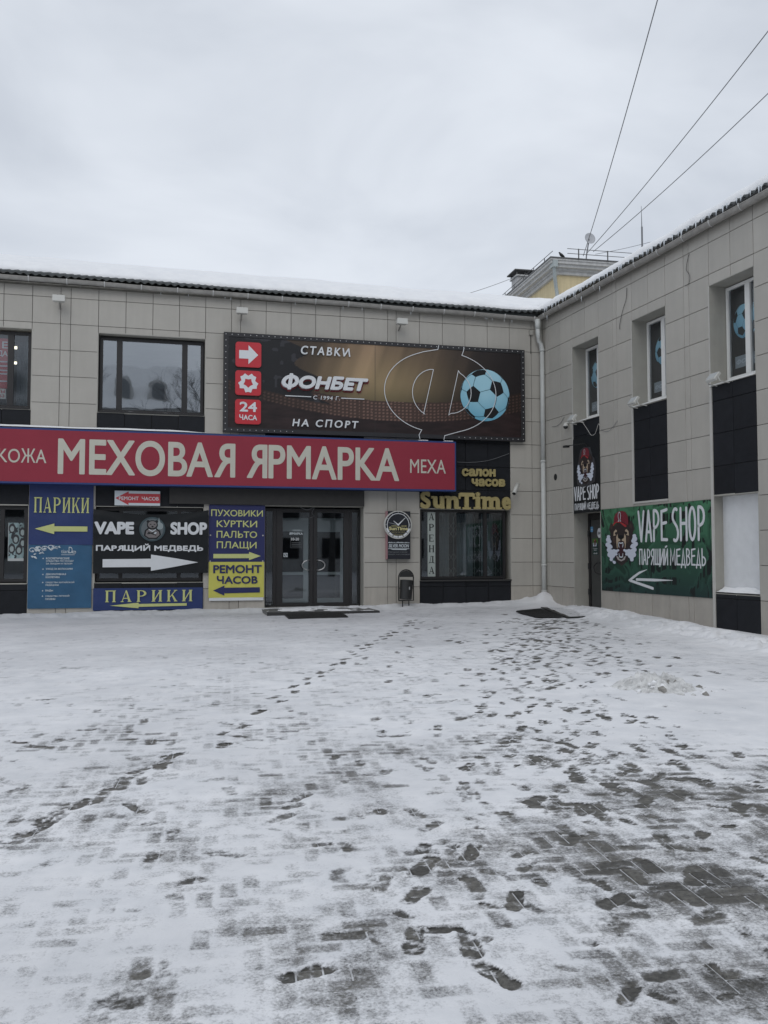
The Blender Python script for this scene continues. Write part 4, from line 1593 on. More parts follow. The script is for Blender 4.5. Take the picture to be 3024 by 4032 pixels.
# dark stadium picture: glow in the middle, shafts of light, tiers of seats
su, sz_ = (u + 8.24) / 7.67, (z - 4.42) / 2.38
glow = np.exp(-((su - 0.5) / 0.19) ** 2 - ((sz_ - 0.52) / 0.34) ** 2)
sh = 0.5 + 0.5 * fbm((u - 0.35 * (z - 4.4)) * 2.4, z * 0.15, 3, 5)
ramp = np.exp(-((su - 0.44) / 0.24) ** 2)
base = np.array([0.012, 0.009, 0.010])[None, None] + 0 * u[..., None]
warm = np.array([0.19, 0.125, 0.075])
c = base + (ramp * sh ** 4 * 2.6 * sstep(0.30, 0.6, sz_) * (0.55 + 0.45 * sz_))[..., None] * warm * 1.15 + (glow * 0.62)[..., None] * np.array([0.24, 0.19, 0.085])
curve = 0.27 + 0.22 * ((su - 0.56) / 0.5) ** 2
tier = (sz_ < curve + 0.10) & (sz_ > curve - 0.10)
seats = ((np.sin(u * 62) > 0.1) & (np.sin((sz_ - curve) * 190) > 0.0)).astype(float)
tc = np.array([0.12, 0.07, 0.055])[None, None] * (0.45 + 0.9 * seats[..., None]) * (0.3 + 0.9 * np.exp(-((su - 0.52) / 0.3) ** 2))[..., None]
c = np.where(tier[..., None], tc, c)
dk = (sz_ < curve - 0.10)
c = np.where(dk[..., None], np.array([0.022, 0.012, 0.012])[None, None] * (0.3 + 1.4 * fbm(u * 3, z * 14, 3, 8))[..., None], c)
lf = (su < 0.2 + 0.18 * (1 - sz_) + 0.03 * np.sin(z * 9)) & (sz_ > curve)
c = np.where(lf[..., None], np.array([0.011, 0.011, 0.013])[None, None] * (1 + 2.0 * ((vnoise(u * 7, z * 9, 3) > 0.8))[..., None]), c)
c = np.where(((np.abs(u + 4.55) < 0.012))[..., None], c * 0.6 + 0.01, c)
grid_mesh('stadium_picture', u, np.full_like(u, -0.150), z, M_PRINT, FB, color=c)
bd = MB(FW)
bd.box(-8.24, -0.57, 0.141, 0.165, 4.42, 4.52).box(-8.24, -0.57, 0.141, 0.165, 6.70, 6.80).box(-8.24, -8.13, 0.141, 0.165, 4.52, 6.70).box(-0.68, -0.57, 0.141, 0.165, 4.52, 6.70)
bd.build('border', mat('border_sheet', (0.018, 0.018, 0.021), 0.45), FB)
blb = None
def bulb(u_, z_):
    global blb
    if blb is None:
        bm = bmesh.new()
        bmesh.ops.create_icosphere(bm, subdivisions=1, radius=0.013)
        blb = bpy.data.meshes.new('rivet')
        bm.to_mesh(blb)
        bm.free()
        blb.materials.append(mat('rivet_white', (0.55, 0.55, 0.55), 0.3))
    link(bpy.data.objects.new('rivet', blb), FB, Matrix.Translation((u_, -0.170, z_)))
for i in range(53):
    x = -8.19 + i * 7.57 / 52
    bulb(x, 6.75)
    if x > -2.4 or x < -6.5:
        bulb(x, 4.47)
for i in range(1, 16):
    bulb(-8.19, 4.47 + i * 2.28 / 16)
    bulb(-0.62, 4.47 + i * 2.28 / 16)


def rrect(u0, u1, z0, z1, r, n=5):
    return (arc(u1 - r, z1 - r, r, r, 0, 90, n) + arc(u0 + r, z1 - r, r, r, 90, 180, n) + arc(u0 + r, z0 + r, r, r, 180, 270, n) + arc(u1 - r, z0 + r, r, r, 270, 360, n))


for k, (z0, z1) in enumerate(((5.975, 6.575), (5.30, 5.89), (4.61, 5.20))):
    b = MB(FW)
    b.poly(rrect(-7.965, -7.355, z0, z1, 0.07), 0.20, 0.04)
    I = b.build('icon_panel', M_REDI, FB)
    zc = (z0 + z1) / 2
    if k == 0:
        MB(FW).poly([(-7.88, zc + 0.10), (-7.66, zc + 0.10), (-7.66, zc + 0.23), (-7.43, zc), (-7.66, zc - 0.23), (-7.66, zc - 0.10), (-7.88, zc - 0.10)], 0.204).build('arrow', M_LETW, I)
    elif k == 1:
        # ball icon: ring of notched segments
        ic = MB(FW)
        for j in range(5):
            a0 = 90 + 72 * j
            def pp(a, r):
                return (-7.66 + r * math.cos(math.radians(a)), zc + r * math.sin(math.radians(a)))
            ic.poly([pp(a0 - 20, 0.24), pp(a0, 0.17), pp(a0 + 20, 0.24), pp(a0 + 36, 0.215), pp(a0 + 36, 0.12), pp(a0, 0.085), pp(a0 - 36, 0.12), pp(a0 - 36, 0.215)][::-1], 0.204 + 0.0004 * j)
        ic.build('ball_icon', M_LETW, I)
    else:
        text('lettering', '24', FW, -7.86, -7.45, zc + 0.0, zc + 0.235, 0.204, M_LETW, I, bold=0.03)
        text('lettering', 'ЧАСА', FW, -7.865, -7.445, zc - 0.20, zc - 0.07, 0.204, M_LETW, I, bold=0.03)
text('lettering', 'СТАВКИ', FW, -6.40, -5.18, 6.36, 6.57, 0.20, M_LETW, FB, bold=0.02, shear=0.15, ext=0.035, space=1.35)
text('lettering', 'НА СПОРТ', FW, -6.60, -4.97, 4.60, 4.79, 0.20, M_LETW, FB, bold=0.02, shear=0.15, ext=0.035, space=1.35)
text('brand_lettering', 'ФОНБЕТ', FW, -6.87, -4.74, 5.48, 5.87, 0.25, M_LETW, FB, bold=0.055, shear=0.22, ext=0.09)
text('brand_shadow', 'ФОНБЕТ', FW, -6.88, -4.70, 5.44, 5.85, 0.158, mat('red_glow_print', (0.16, 0.015, 0.02), 0.5), FB, bold=0.075, shear=0.22)
text('lettering', 'С 1994 Г.', FW, -6.09, -5.43, 5.275, 5.375, 0.175, M_LETW, FB, bold=0.015, shear=0.12, space=1.15)
MB(FW).box(-6.77, -6.14, 0.15, 0.175, 5.325, 5.345).build('rule', M_LETW, FB)
MB(FW).box(-5.40, -4.82, 0.15, 0.175, 5.325, 5.345).build('rule', M_LETW, FB)
ball(FW, -1.66, 5.575, 0.665, 0.156, FB, dirs=((-0.5, 0.0, 0.866), (0.56, 0.31, 0.77)))
phi = MB(FW)
sh_ = 0.17  # slant
ou = [(x, y) for x, y in arc(-2.95, 5.60, 1.36, 1.02, 104, 258, 30)]
ou2 = [(x, y) for x, y in arc(-2.73, 5.60, 1.36, 1.02, 76, -78, 30)]
lines = [[(-2.90, 6.78), (-2.92, 6.68), (-3.3, 6.60)] + ou[2:-1] + [(-3.42, 4.50), (-3.40, 4.40)],
         [(-2.23, 6.78), (-2.235, 6.70)] + ou2[1:-1] + [(-2.75, 4.50), (-2.77, 4.40)],
         [(-3.04, 6.16)] + arc(-3.03, 5.57, 0.56, 0.60, 100, 245, 14) + [(-3.30, 5.03), (-3.04, 6.16)],
         [(-2.38, 6.17)] + arc(-2.60, 5.62, 0.56, 0.55, 62, -88, 14) + [(-2.64, 5.03), (-2.38, 6.17)]]
lay = 0
for ln in lines:
    for pl in ribbon(ln, 0.017, 3):
        lay += 1
        phi.poly(pl, 0.172 + 0.0002 * (lay % 7))
phi.build('outline_letter', M_LETW, FB)

# --- long red fair sign
RS = thing('red_fair_sign', 'long red lightbox sign with cream capitals over the ground floor windows', 'shop sign', FW, (-8.4, 0.3, 3.08))
MB(FW).box(-16.5, -2.53, 0.02, 0.40, 3.085, 4.325).build('cabinet', M_BLUEE, RS)
MB(FW).box(-16.45, -2.565, 0.40, 0.404, 3.125, 4.285).build('face', M_RED, RS)
text('lettering', 'КОЖА', FW, -13.12, -12.12, 3.54, 3.86, 0.406, M_CREAM, RS, bold=0.005)
text('main_lettering', 'МЕХОВАЯ ЯРМАРКА', FW, -11.88, -4.0, 3.30, 4.115, 0.406, M_CREAM, RS, bold=0.022)
text('lettering', 'МЕХА', FW, -3.72, -2.80, 3.52, 3.86, 0.406, M_CREAM, RS, bold=0.005)
u = np.linspace(-16.5, -7.9, 300)
U, T_ = np.meshgrid(u, np.linspace(0, 1, 7))
hz = 4.326 + (0.05 + 0.05 * fbm(U * 0.9, U * 0, 4, 33)) * np.sin(np.clip(T_, 0.02, 0.98) * math.pi) ** 0.5 * sstep(-7.9, -9.5, U)
grid_mesh('snow_cap', U, -(0.03 + 0.375 * T_), hz, M_SNOW, RS)
for x in (-3.35, -2.7):
    MB(FW).cbox(x - 0.13, x + 0.1, 0.2, 0.4, 4.325, 4.345, 0.01).build('snow_patch', M_SNOW, RS)

# --- blue wig sign and cosmetics banner
d1 = smooth_noise_disp(3, 0.016, 2.6, 3.2)
PK = thing('wig_sign', 'tall blue sign with yellow wig lettering and left arrow, left of the black banner', 'shop sign', FW, (-11.82, 0.03, 1.73))
cloth('sheet', FW, -12.51, -11.135, 1.735, 3.095, 0.045, M_BLUE, PK, d1)
serif('lettering', 'ПАРИКИ', FW, -12.42, -11.21, 2.46, 2.805, 0.062, M_YELP, PK)
MB(FW).poly(arrow(-12.38, -11.966, -11.255, 2.095, 0.12, 0.058), 0.062).build('arrow', M_YELP, PK)
TD = thing('cosmetics_banner', 'pale blue cosmetics banner with white flower ornament and a bulleted price list', 'banner', FW, (-11.83, 0.03, 0.30))
cloth('sheet', FW, -12.51, -11.15, 0.305, 1.732, 0.04, M_TEAL, TD, smooth_noise_disp(8, 0.015, 2.4, 3.4))
text('logo_lettering', 'tian', FW, -11.81, -11.655, 1.545, 1.625, 0.056, M_PALE, TD)
text('logo_lettering', 'D', FW, -11.65, -11.57, 1.545, 1.69, 0.056, M_PALE, TD)
text('logo_lettering', 'e', FW, -11.59, -11.49, 1.54, 1.60, 0.0565, M_PALE, TD)
MB(FW).box(-11.81, -11.52, 0.055, 0.056, 1.505, 1.515).build('rule', M_PALE, TD)
rows = [('Косметические', 1.425, 1, -11.70), ('СРЕДСТВА ПО УХОДУ', 1.365, 0, -11.61), ('ЗА ЛИЦОМ И ТЕЛОМ', 1.305, 0, -11.64),
        ('Уход за волосами', 1.185, 1, -11.63), ('Декоративная', 1.065, 1, -11.77), ('КОСМЕТИКА', 1.005, 0, -11.90),
        ('Средства китайской', 0.885, 1, -11.59), ('МЕДИЦИНЫ', 0.825, 0, -11.92), ('БАДы', 0.70, 1, -12.04), ('Средства личной', 0.58, 1, -11.69), ('ГИГИЕНЫ', 0.515, 0, -11.99)]
for t_, z_, bl, ue in rows:
    tx = t_ if t_ == 'БАДы' else t_.upper()
    text('list_lettering', tx, FW, -12.13, ue + 0.07, z_ - 0.02, z_ + (0.030 if bl else 0.024), 0.056, M_PALE, TD, bold=0.03)
    if bl:
        MB(FW).poly(arc(-12.19, z_ + 0.003, 0.014, 0.014, 0, 360, 8)[:-1], 0.056).build('bullet', M_PALE, TD)
fl = MB(FW)
rg = random.Random(4)
lay = 0
for k in range(46):
    t_ = rg.random()
    cx_, cz_ = -12.48 + 0.6 * t_ ** 1.1 + rg.uniform(0, 0.04), 1.71 - (0.27 * (1 - t_) ** 1.3) * rg.random() - rg.uniform(0, 0.05)
    a0 = rg.uniform(-80, 20)
    L_ = rg.uniform(0.03, 0.10) * (1.2 - 0.6 * t_)
    pts = [(0, 0), (0.35, 0.24), (0.7, 0.16), (1, 0), (0.7, -0.14), (0.35, -0.2)]
    ca, sa = math.cos(math.radians(a0)), math.sin(math.radians(a0))
    lay += 1
    q_ = [(cx_ + L_ * (p[0] * ca - p[1] * sa), min(1.729, cz_ + L_ * (p[0] * sa + p[1] * ca))) for p in pts]
    fl.poly(q_, 0.055 + 0.0002 * (lay % 9))
for k in range(4):
    a = arc(-12.42 + 0.13 * k, 1.62 + 0.02 * k, 0.06, 0.045, 20, 300, 10)
    for pl in ribbon(a, 0.014, 3):
        fl.poly(pl, 0.0572)
fl.build('flower_ornament', M_PALE, TD)

# --- small clock repair sign
RM = thing('repair_arrow_sign', 'small white board with a red clock repair arrow above the black vape banner', 'shop sign', FW, (-10.16, 0.1, 2.64))
MB(FW).box(-10.67, -9.66, 0.09, 0.105, 2.643, 2.98).build('board', M_PALE, RM)
MB(FW).poly(arrow(-10.655, -10.362, -9.662, 2.81, 0.158, 0.108), 0.107).build('arrow', M_REDP, RM)
text('lettering', 'РЕМОНТ  ЧАСОВ', FW, -10.575, -9.69, 2.765, 2.852, 0.109, M_WHITE, RM, bold=0.012)

# --- black vape banner across the window
VB = thing('vape_banner', 'sagging black fabric banner with white vape shop lettering, round bear badge and right arrow', 'banner', FW, (-9.85, 0.1, 1.08))


def vdisp(u, z):
    t = (u + 11.13) / 2.57
    a = 0.03 * math.sin(t * math.pi) * (1 - abs((z - 1.8) / 0.8)) * 0.6
    s_ = math.exp(-((z - 2.42 + 0.35 * math.sin(t * math.pi) ** 2 * 1.0) / 0.08) ** 2) * 0.012
    s2 = math.exp(-((z - 2.25 + 0.5 * abs(t - 0.5)) / 0.05) ** 2) * 0.008
    w = 0.010 * (float(fbm(u * 1.3 + z, z * 1.6, 3, 17)) - 0.5)
    return a + s_ + s2 + w + 0.008 * math.sin(z * 9 + t * 4) * (abs(t - 0.5) > 0.42)


top = lambda u: 2.56 - 0.12 * max(0.0, math.sin((u + 11.13) / 2.57 * math.pi)) ** 0.8
cloth('sheet', FW, -11.12, -8.555, 1.085, 2.56, 0.10, M_BLKB, VB, vdisp, 90, 60, top)
text('lettering', 'VAPE', FW, -11.10, -10.23, 1.975, 2.265, 0.122, M_WHITE, VB, bold=0.06, disp=vdisp)
text('lettering', 'SHOP', FW, -9.42, -8.585, 1.975, 2.27, 0.122, M_WHITE, VB, bold=0.055, disp=vdisp)
text('lettering', 'ПАРЯЩИЙ МЕДВЕДЬ', FW, -11.06, -8.67, 1.575, 1.765, 0.122, M_WHITE, VB, bold=0.05, disp=vdisp)
ar = MB(FW)
ar.add([(u_, -0.122, z_) for u_, z_ in [(-10.91, 1.41), (-10.2, 1.415), (-9.847, 1.42), (-9.847, 1.515), (-9.3, 1.43), (-8.78, 1.335), (-9.3, 1.235), (-9.846, 1.14), (-9.846, 1.228), (-10.2, 1.228), (-10.91, 1.225)]],
       [(0, 1, 9, 10), (1, 2, 8, 9), (2, 3, 7, 8), (3, 4, 6, 7), (4, 5, 6)])
ar.build('arrow', M_WHITE, VB, disp=vdisp)
bu, bz = -9.825, 2.10
def badge(polys, m, nm, o):
    b = MB(FW)
    for k, p in enumerate(polys):
        b.poly([(bu + q[0] * 0.29, bz + q[1] * 0.29) for q in p], o + 0.0004 * k)
    b.build(nm, m, VB)
badge([arc(0, 0, 1.0, 0.97, 0, 360, 32)[:-1]], mat('badge_rim', (0.035, 0.06, 0.07), 0.5), 'badge_rim', 0.150)
badge([arc(0, 0, 0.86, 0.84, 0, 360, 32)[:-1]], mat('badge_field', (0.10, 0.12, 0.13), 0.5), 'badge_field', 0.152)
badge([arc(0.62, 0.25, 0.22, 0.27, 0, 360, 12)[:-1], arc(0.5, 0.52, 0.12, 0.16, 0, 360, 10)[:-1], [(0.4, 0.3), (0.5, 0.95), (0.62, 0.4)], arc(0.45, 0.05, 0.1, 0.16, 0, 360, 10)[:-1]], mat('smoke_print', (0.24, 0.28, 0.29), 0.6), 'badge_smoke', 0.154)
badge([[(-0.65, -0.52), (-0.58, -0.1), (-0.35, 0.1), (0.3, 0.1), (0.6, -0.12), (0.68, -0.45), (0.35, -0.78), (-0.3, -0.78)],
       arc(-0.33, 0.6, 0.12, 0.12, 0, 360, 10)[:-1], arc(0.33, 0.6, 0.12, 0.12, 0, 360, 10)[:-1], arc(0, 0.33, 0.43, 0.38, 0, 360, 18)[:-1]], M_BLK, 'badge_bear', 0.156)
badge([[(-0.52, -0.5), (-0.46, -0.14), (-0.28, -0.02), (0.2, -0.02), (0.5, -0.2), (0.56, -0.45), (0.3, -0.68), (-0.25, -0.68)],
       arc(0, 0.36, 0.34, 0.28, 0, 360, 16)[:-1]], mat('bear_grey', (0.16, 0.145, 0.145), 0.6), 'badge_fur', 0.160)
badge([arc(-0.14, 0.38, 0.08, 0.035, 0, 360, 8)[:-1], arc(0.16, 0.38, 0.08, 0.035, 0, 360, 8)[:-1], arc(0.01, 0.2, 0.09, 0.07, 0, 360, 8)[:-1],
       [(-0.4, -0.34), (0.35, -0.18), (0.38, -0.24), (-0.36, -0.42)], [(-0.3, -0.2), (0.3, -0.46), (0.3, -0.52), (-0.36, -0.27)]], M_BLK, 'badge_face', 0.164)
badge([[(-0.28, 0.02), (0.0, -0.14), (0.28, 0.02), (0.28, -0.04), (0.0, -0.22), (-0.28, -0.04)], [(0.12, -0.3), (0.3, -0.2), (0.34, -0.3), (0.2, -0.4)]], M_PALE, 'badge_collar', 0.166)

# --- low blue wig banner
WB = thing('low_wig_banner', 'low wide blue wig banner with left arrow stretched under the window', 'banner', FW, (-9.89, 0.05, 0.24))
d2 = smooth_noise_disp(23, 0.016, 3.2, 3.5)
cloth('sheet', FW, -11.11, -8.665, 0.242, 0.748, 0.05, M_BLUE, WB, d2, 70, 20)
serif('lettering', 'ПАРИКИ', FW, -10.90, -8.85, 0.43, 0.695, 0.068, M_YELP, WB, gap=0.3)
MB(FW).poly([(-10.74, 0.35), (-10.11, 0.412), (-10.11, 0.382), (-9.03, 0.388), (-9.03, 0.328), (-10.11, 0.315), (-10.11, 0.283)], 0.07).build('arrow', M_YELP, WB)

# --- navy clothes banner and yellow repair banner
NB = thing('clothes_banner', 'navy banner listing coats and jackets in yellow with a right arrow beside the entrance', 'banner', FW, (-7.88, 0.02, 1.345))
d3 = smooth_noise_disp(31, 0.004)
cloth('sheet', FW, -8.54, -7.225, 1.345, 2.692, 0.035, M_NAVY, NB, d3)
for tx, a, b, z0, z1 in (('ПУХОВИКИ', -8.49, -7.275, 2.42, 2.58), ('КУРТКИ', -8.36, -7.41, 2.165, 2.33), ('ПАЛЬТО', -8.36, -7.41, 1.91, 2.075), ('ПЛАЩИ', -8.355, -7.42, 1.63, 1.825)):
    text('lettering', tx, FW, a, b, z0, z1, 0.046, M_YELP, NB, bold=0.012)
MB(FW).poly([(-8.43, 1.53), (-7.596, 1.532), (-7.596, 1.58), (-7.32, 1.481), (-7.596, 1.382), (-7.596, 1.43), (-8.43, 1.428)], 0.046).build('arrow', M_YELP, NB)
YB = thing('repair_banner', 'yellow banner with navy clock repair lettering and left arrow below the clothes banner', 'banner', FW, (-7.88, 0.02, 0.42))
cloth('sheet', FW, -8.535, -7.24, 0.50, 1.342, 0.05, M_YELB, YB, smooth_noise_disp(37, 0.012, 2.8, 3.0))
MB(FW).box(-8.52, -7.25, 0.045, 0.05, 0.43, 0.50).build('hem', M_WHITE, YB)
text('lettering', 'РЕМОНТ', FW, -8.43, -7.295, 1.075, 1.27, 0.062, M_NAVY, YB, bold=0.03)
text('lettering', 'ЧАСОВ', FW, -8.345, -7.39, 0.825, 1.015, 0.062, M_NAVY, YB, bold=0.03)
MB(FW).poly([(-8.43, 0.672), (-8.168, 0.787), (-8.168, 0.735), (-7.337, 0.74), (-7.337, 0.617), (-8.168, 0.605), (-8.168, 0.55)], 0.062).build('arrow', M_NAVY, YB)
g = MB(FW)
for x, z in [(-8.50, 1.36), (-7.27, 1.36), (-8.5, 1.97), (-7.27, 1.97)]:
    g.cbox(x - 0.015, x + 0.015, 0.03, 0.045, z - 0.015, z + 0.015, 0.004)
g.build('fixings', M_TRIM, NB)
# boards that box in the wall between window and entrance (dark fascia under the red sign)
MB(FW).box(-9.45, -4.80, 0.003, 0.09, 2.70, 3.08).build('fascia_board', mat('fascia_brown', (0.020, 0.019, 0.018), 0.6, var=0.2), BLD)

# --- watch shop: lettering on black cladding
ST = thing('watch_shop_letters', 'gold raised watch salon lettering on the black panel over the show window', 'sign lettering', FW, (-2.15, 0.05, 2.64))
text('lettering', 'салон', FW, -2.26, -1.35, 3.50, 3.70, 0.07, M_GOLD, ST, bold=0.055, ext=0.04)
text('lettering', 'часов', FW, -2.0, -1.09, 3.25, 3.45, 0.07, M_GOLD, ST, bold=0.055, ext=0.04)
LX = [('S', -3.38, -3.08, 2.66, 3.10, []), ('u', -3.05, -2.72, 2.67, 2.98, ['tl', 'tr', 'br']), ('n', -2.70, -2.34, 2.67, 2.99, ['tl', 'bl', 'br']),
      ('T', -2.36, -1.93, 2.66, 3.08, ['bc', 'wl', 'wr']), ('i', -1.93, -1.76, 2.67, 3.10, ['bc', 'ml']), ('m', -1.74, -1.23, 2.67, 2.99, ['tl', 'bl', 'bc', 'br']),
      ('e', -1.21, -0.93, 2.66, 2.99, [])]
for ch, a, b, z0, z1, ser in LX:
    L_ = text('letter', ch, FW, a + 0.02, b - 0.02, z0, z1, 0.10, M_GOLD, ST, bold=0.045, ext=0.06)
    if ser:
        sb = MB(FW)
        sw_ = 0.16
        w = b - a
        for s_ in ser:
            if s_ == 'tl':
                sb.box(a - 0.03, a + 0.10, 0.045, 0.103, z1 - 0.06, z1)
            if s_ == 'tr':
                sb.box(b - 0.14, b - 0.02, 0.045, 0.103, z1 - 0.06, z1)
            if s_ == 'bl':
                sb.box(a - 0.03, a + 0.13, 0.045, 0.103, z0 - 0.005, z0 + 0.05)
            if s_ == 'br':
                sb.box(b - 0.13, b + 0.03, 0.045, 0.103, z0 - 0.005, z0 + 0.05)
            if s_ == 'bc':
                sb.box((a + b) / 2 - 0.11, (a + b) / 2 + 0.11, 0.045, 0.103, z0 - 0.005, z0 + 0.05)
            if s_ == 'ml':
                sb.box(a + 0.0, a + 0.08, 0.045, 0.103, z0 + 0.26, z0 + 0.31)
            if s_ == 'wl':
                sb.box(a, a + 0.05, 0.045, 0.103, z1 - 0.16, z1 - 0.02)
            if s_ == 'wr':
                sb.box(b - 0.05, b, 0.045, 0.103, z1 - 0.16, z1 - 0.02)
        sb.build('serif', M_GOLD, L_)

# rental strip in the show window
AR = thing('rental_strip', 'narrow vertical white paper strip with dark rental lettering inside the show window', 'paper sign', FW, (-3.01, -0.12, 0.96))
MB(FW).box(-3.115, -2.91, -0.128, -0.122, 0.965, 2.61).build('paper', mat('strip_paper', (0.34, 0.38, 0.36), 0.7), AR)
serif('lettering', 'АРЕНДА', FW, -3.085, -2.94, 0.98, 2.60, -0.119, M_BLK, AR, vertical=True)

# --- clock shaped sign
CS = thing('clock_sign', 'black upright lightbox with a round clock dial and silver jewellery lettering beside the show window', 'shop sign', FW, (-3.95, 0.1, 1.40))
MB(FW).box(-4.225, -3.643, 0.0, 0.15, 1.405, 2.585).build('box', M_NIGHT, CS)
MB(FW).box(-4.245, -4.226, 0.0, 0.152, 1.40, 2.59).build('edge_trim', mat('pink_trim', (0.35, 0.18, 0.20), 0.4), CS)
cu, cz, R_ = -3.985, 2.245, 0.345
dial = MB(FW).poly(arc(cu, cz, R_, R_, 0, 360, 40)[:-1], 0.26, 0.10).build('dial', M_LAMP, CS)
def ring(r0, r1, a0, a1, o, m, nm, par):
    b = MB(FW)
    n = max(2, int(abs(a1 - a0) / 7))
    A, B = arc(cu, cz, r1, r1, a0, a1, n), arc(cu, cz, r0, r0, a0, a1, n)
    for i in range(n):
        b.poly([A[i], A[i + 1], B[i + 1], B[i]], o)
    return b.build(nm, m, par)
MB(FW).poly(arc(cu, cz, 0.325, 0.325, 0, 360, 40)[:-1], 0.262).build('dial_face', M_NIGHT, dial)
ring(0.27, 0.285, -15, 195, 0.264, M_WHITE, 'dial_ring', dial)
for k in range(6):
    ring(0.272, 0.318, 196 + 25 * k, 218 + 25 * k, 0.264, M_WHITE, 'dial_segment', dial)
for k in range(7):
    a = math.radians(30 * k)
    for pl in ribbon([(cu + 0.285 * math.cos(a), cz + 0.285 * math.sin(a)), (cu + 0.325 * math.cos(a), cz + 0.325 * math.sin(a))], 0.006, 2):
        MB(FW).poly(pl, 0.2645).build('tick', M_WHITE, dial) if pl[0] != pl[2] and len(pl) == 4 else None
hd = MB(FW)
hd.poly([(cu - 0.012, cz + 0.012), (cu + 0.012, cz - 0.012), (cu + 0.19, cz + 0.18), (cu + 0.185, cz + 0.185)], 0.266)
hd.poly([(cu - 0.012, cz - 0.006), (cu + 0.006, cz + 0.015), (cu - 0.115, cz + 0.10), (cu - 0.12, cz + 0.09)], 0.2665)
hd.poly([(cu, cz - 0.003), (cu, cz + 0.003), (cu - 0.25, cz + 0.056), (cu - 0.25, cz + 0.053)], 0.267)
hd.poly(arc(cu, cz, 0.022, 0.022, 0, 360, 12)[:-1], 0.2675)
hd.build('clock_hands', M_WHITE, dial)
M_GOLDP = mat('gold_print', (0.48, 0.44, 0.22), 0.5)
text('lettering', 'салон', FW, cu - 0.17, cu - 0.04, cz - 0.045, cz - 0.012, 0.268, M_GOLDP, dial, bold=0.02)
text('lettering', 'часов', FW, cu + 0.07, cu + 0.21, cz - 0.045, cz - 0.012, 0.268, M_GOLDP, dial, bold=0.02)
text('lettering', 'SunTime', FW, cu - 0.235, cu + 0.245, cz - 0.135, cz - 0.045, 0.268, M_GOLDP, dial, bold=0.05)
text('lettering', 'ЧАСЫ НОЖИ', FW, cu - 0.175, cu + 0.17, cz - 0.205, cz - 0.155, 0.268, mat('dull_gold_print', (0.22, 0.2, 0.1), 0.5), dial, shear=0.25, bold=0.01)
text('lettering', 'СУВЕНИРЫ', FW, cu - 0.155, cu + 0.14, cz - 0.27, cz - 0.22, 0.268, MATS['dull_gold_print'], dial, shear=0.25, bold=0.01)
text('lettering', 'SILVER MOON', FW, -4.20, -3.68, 1.69, 1.775, 0.153, M_PALE, CS, bold=0.03, shear=0.2)
text('lettering', 'Ювелирные изделия', FW, -4.215, -3.72, 1.555, 1.60, 0.153, M_GREY, CS, shear=0.3)
text('lettering', 'Ремонт, изготовление', FW, -4.215, -3.655, 1.50, 1.54, 0.153, M_GREY, CS, shear=0.3)
sv = MB(FW)
rg = random.Random(2)
for k in range(22):
    x = -4.205 + 0.54 * k / 22
    sv.poly([(x, 1.80), (x + 0.022, 1.80), (x + 0.022 + rg.uniform(-0.01, 0.01), 1.80 + rg.uniform(0.01, 0.032)), (x + rg.uniform(-0.005, 0.01), 1.80 + rg.uniform(0.01, 0.03))], 0.153)
sv.poly([(-4.21, 1.655), (-3.67, 1.655), (-3.67, 1.667), (-4.21, 1.667)], 0.153)
sv.poly([(-4.1, 1.635), (-3.75, 1.63), (-3.72, 1.65), (-4.15, 1.652)], 0.153)
sv.build('torn_border', M_PALE, CS)

# --- things behind the glass
PO = thing('window_collage_poster', 'collage poster of faces stuck inside the lower left window', 'poster', FW, (-12.76, -0.13, 1.36))
u, z = np.meshgrid(np.linspace(-12.96, -12.56, 60), np.linspace(1.37, 2.23, 110))
f1 = fbm(u * 7, z * 6, 3, 5)
f2 = fbm(u * 15, z * 11, 3, 9)
c = np.array([0.22, 0.30, 0.31])[None, None] * (0.35 + 1.2 * f1)[..., None]
c = np.where((f2 < 0.40)[..., None], np.array([0.03, 0.035, 0.04])[None, None], c)
for fx_, fz_ in ((-12.88, 2.1), (-12.66, 2.02), (-12.80, 1.86), (-12.65, 1.78), (-12.88, 1.65), (-12.73, 1.62)):
    dd = ((u - fx_) / 0.075) ** 2 + ((z - fz_) / 0.11) ** 2
    c = np.where((dd < 1)[..., None], np.array([0.035, 0.035, 0.04])[None, None], c)
    dd = ((u - fx_) / 0.042) ** 2 + ((z - fz_ + 0.01) / 0.065) ** 2
    c = np.where((dd < 1)[..., None], np.array([0.27, 0.32, 0.32])[None, None], c)
c = np.where(((z < 1.43) | (u < -12.95))[..., None], np.array([0.4, 0.42, 0.42])[None, None], c)
grid_mesh('picture', u, np.full_like(u, 0.122), z, M_PRINT2, PO, color=c)
CP = thing('clothes_poster', 'red clothes poster with white lettering inside the upper left corner window', 'poster', FW, (-13.6, -0.26, 5.1))
MB(FW).box(-14.3, -13.06, -0.30, -0.295, 5.30, 6.45).build('sheet', M_REDP, CP)
text('lettering', 'Е', FW, -13.20, -13.08, 6.22, 6.38, -0.29, M_WHITE, CP, bold=0.02)
text('lettering', 'ОДЕЖДА', FW, -13.75, -13.08, 6.02, 6.17, -0.29, M_WHITE, CP, bold=0.02)
for k, z in enumerate((5.9, 5.8, 5.7, 5.62, 5.45)):
    MB(FW).box(-13.5, -13.08, -0.294, -0.29, z, z + 0.03).build('small_print', M_PALE, CP)
MB(FW).box(-13.45, -13.10, -0.293, -0.288, 5.06, 5.29).build('phone_label', M_PAPER, CP)
text('lettering', 'ТЫ', FW, -13.28, -13.12, 5.19, 5.27, -0.286, M_REDP, CP, bold=0.02)
text('lettering', '63', FW, -13.24, -13.13, 5.09, 5.16, -0.286, M_REDP, CP, bold=0.02)
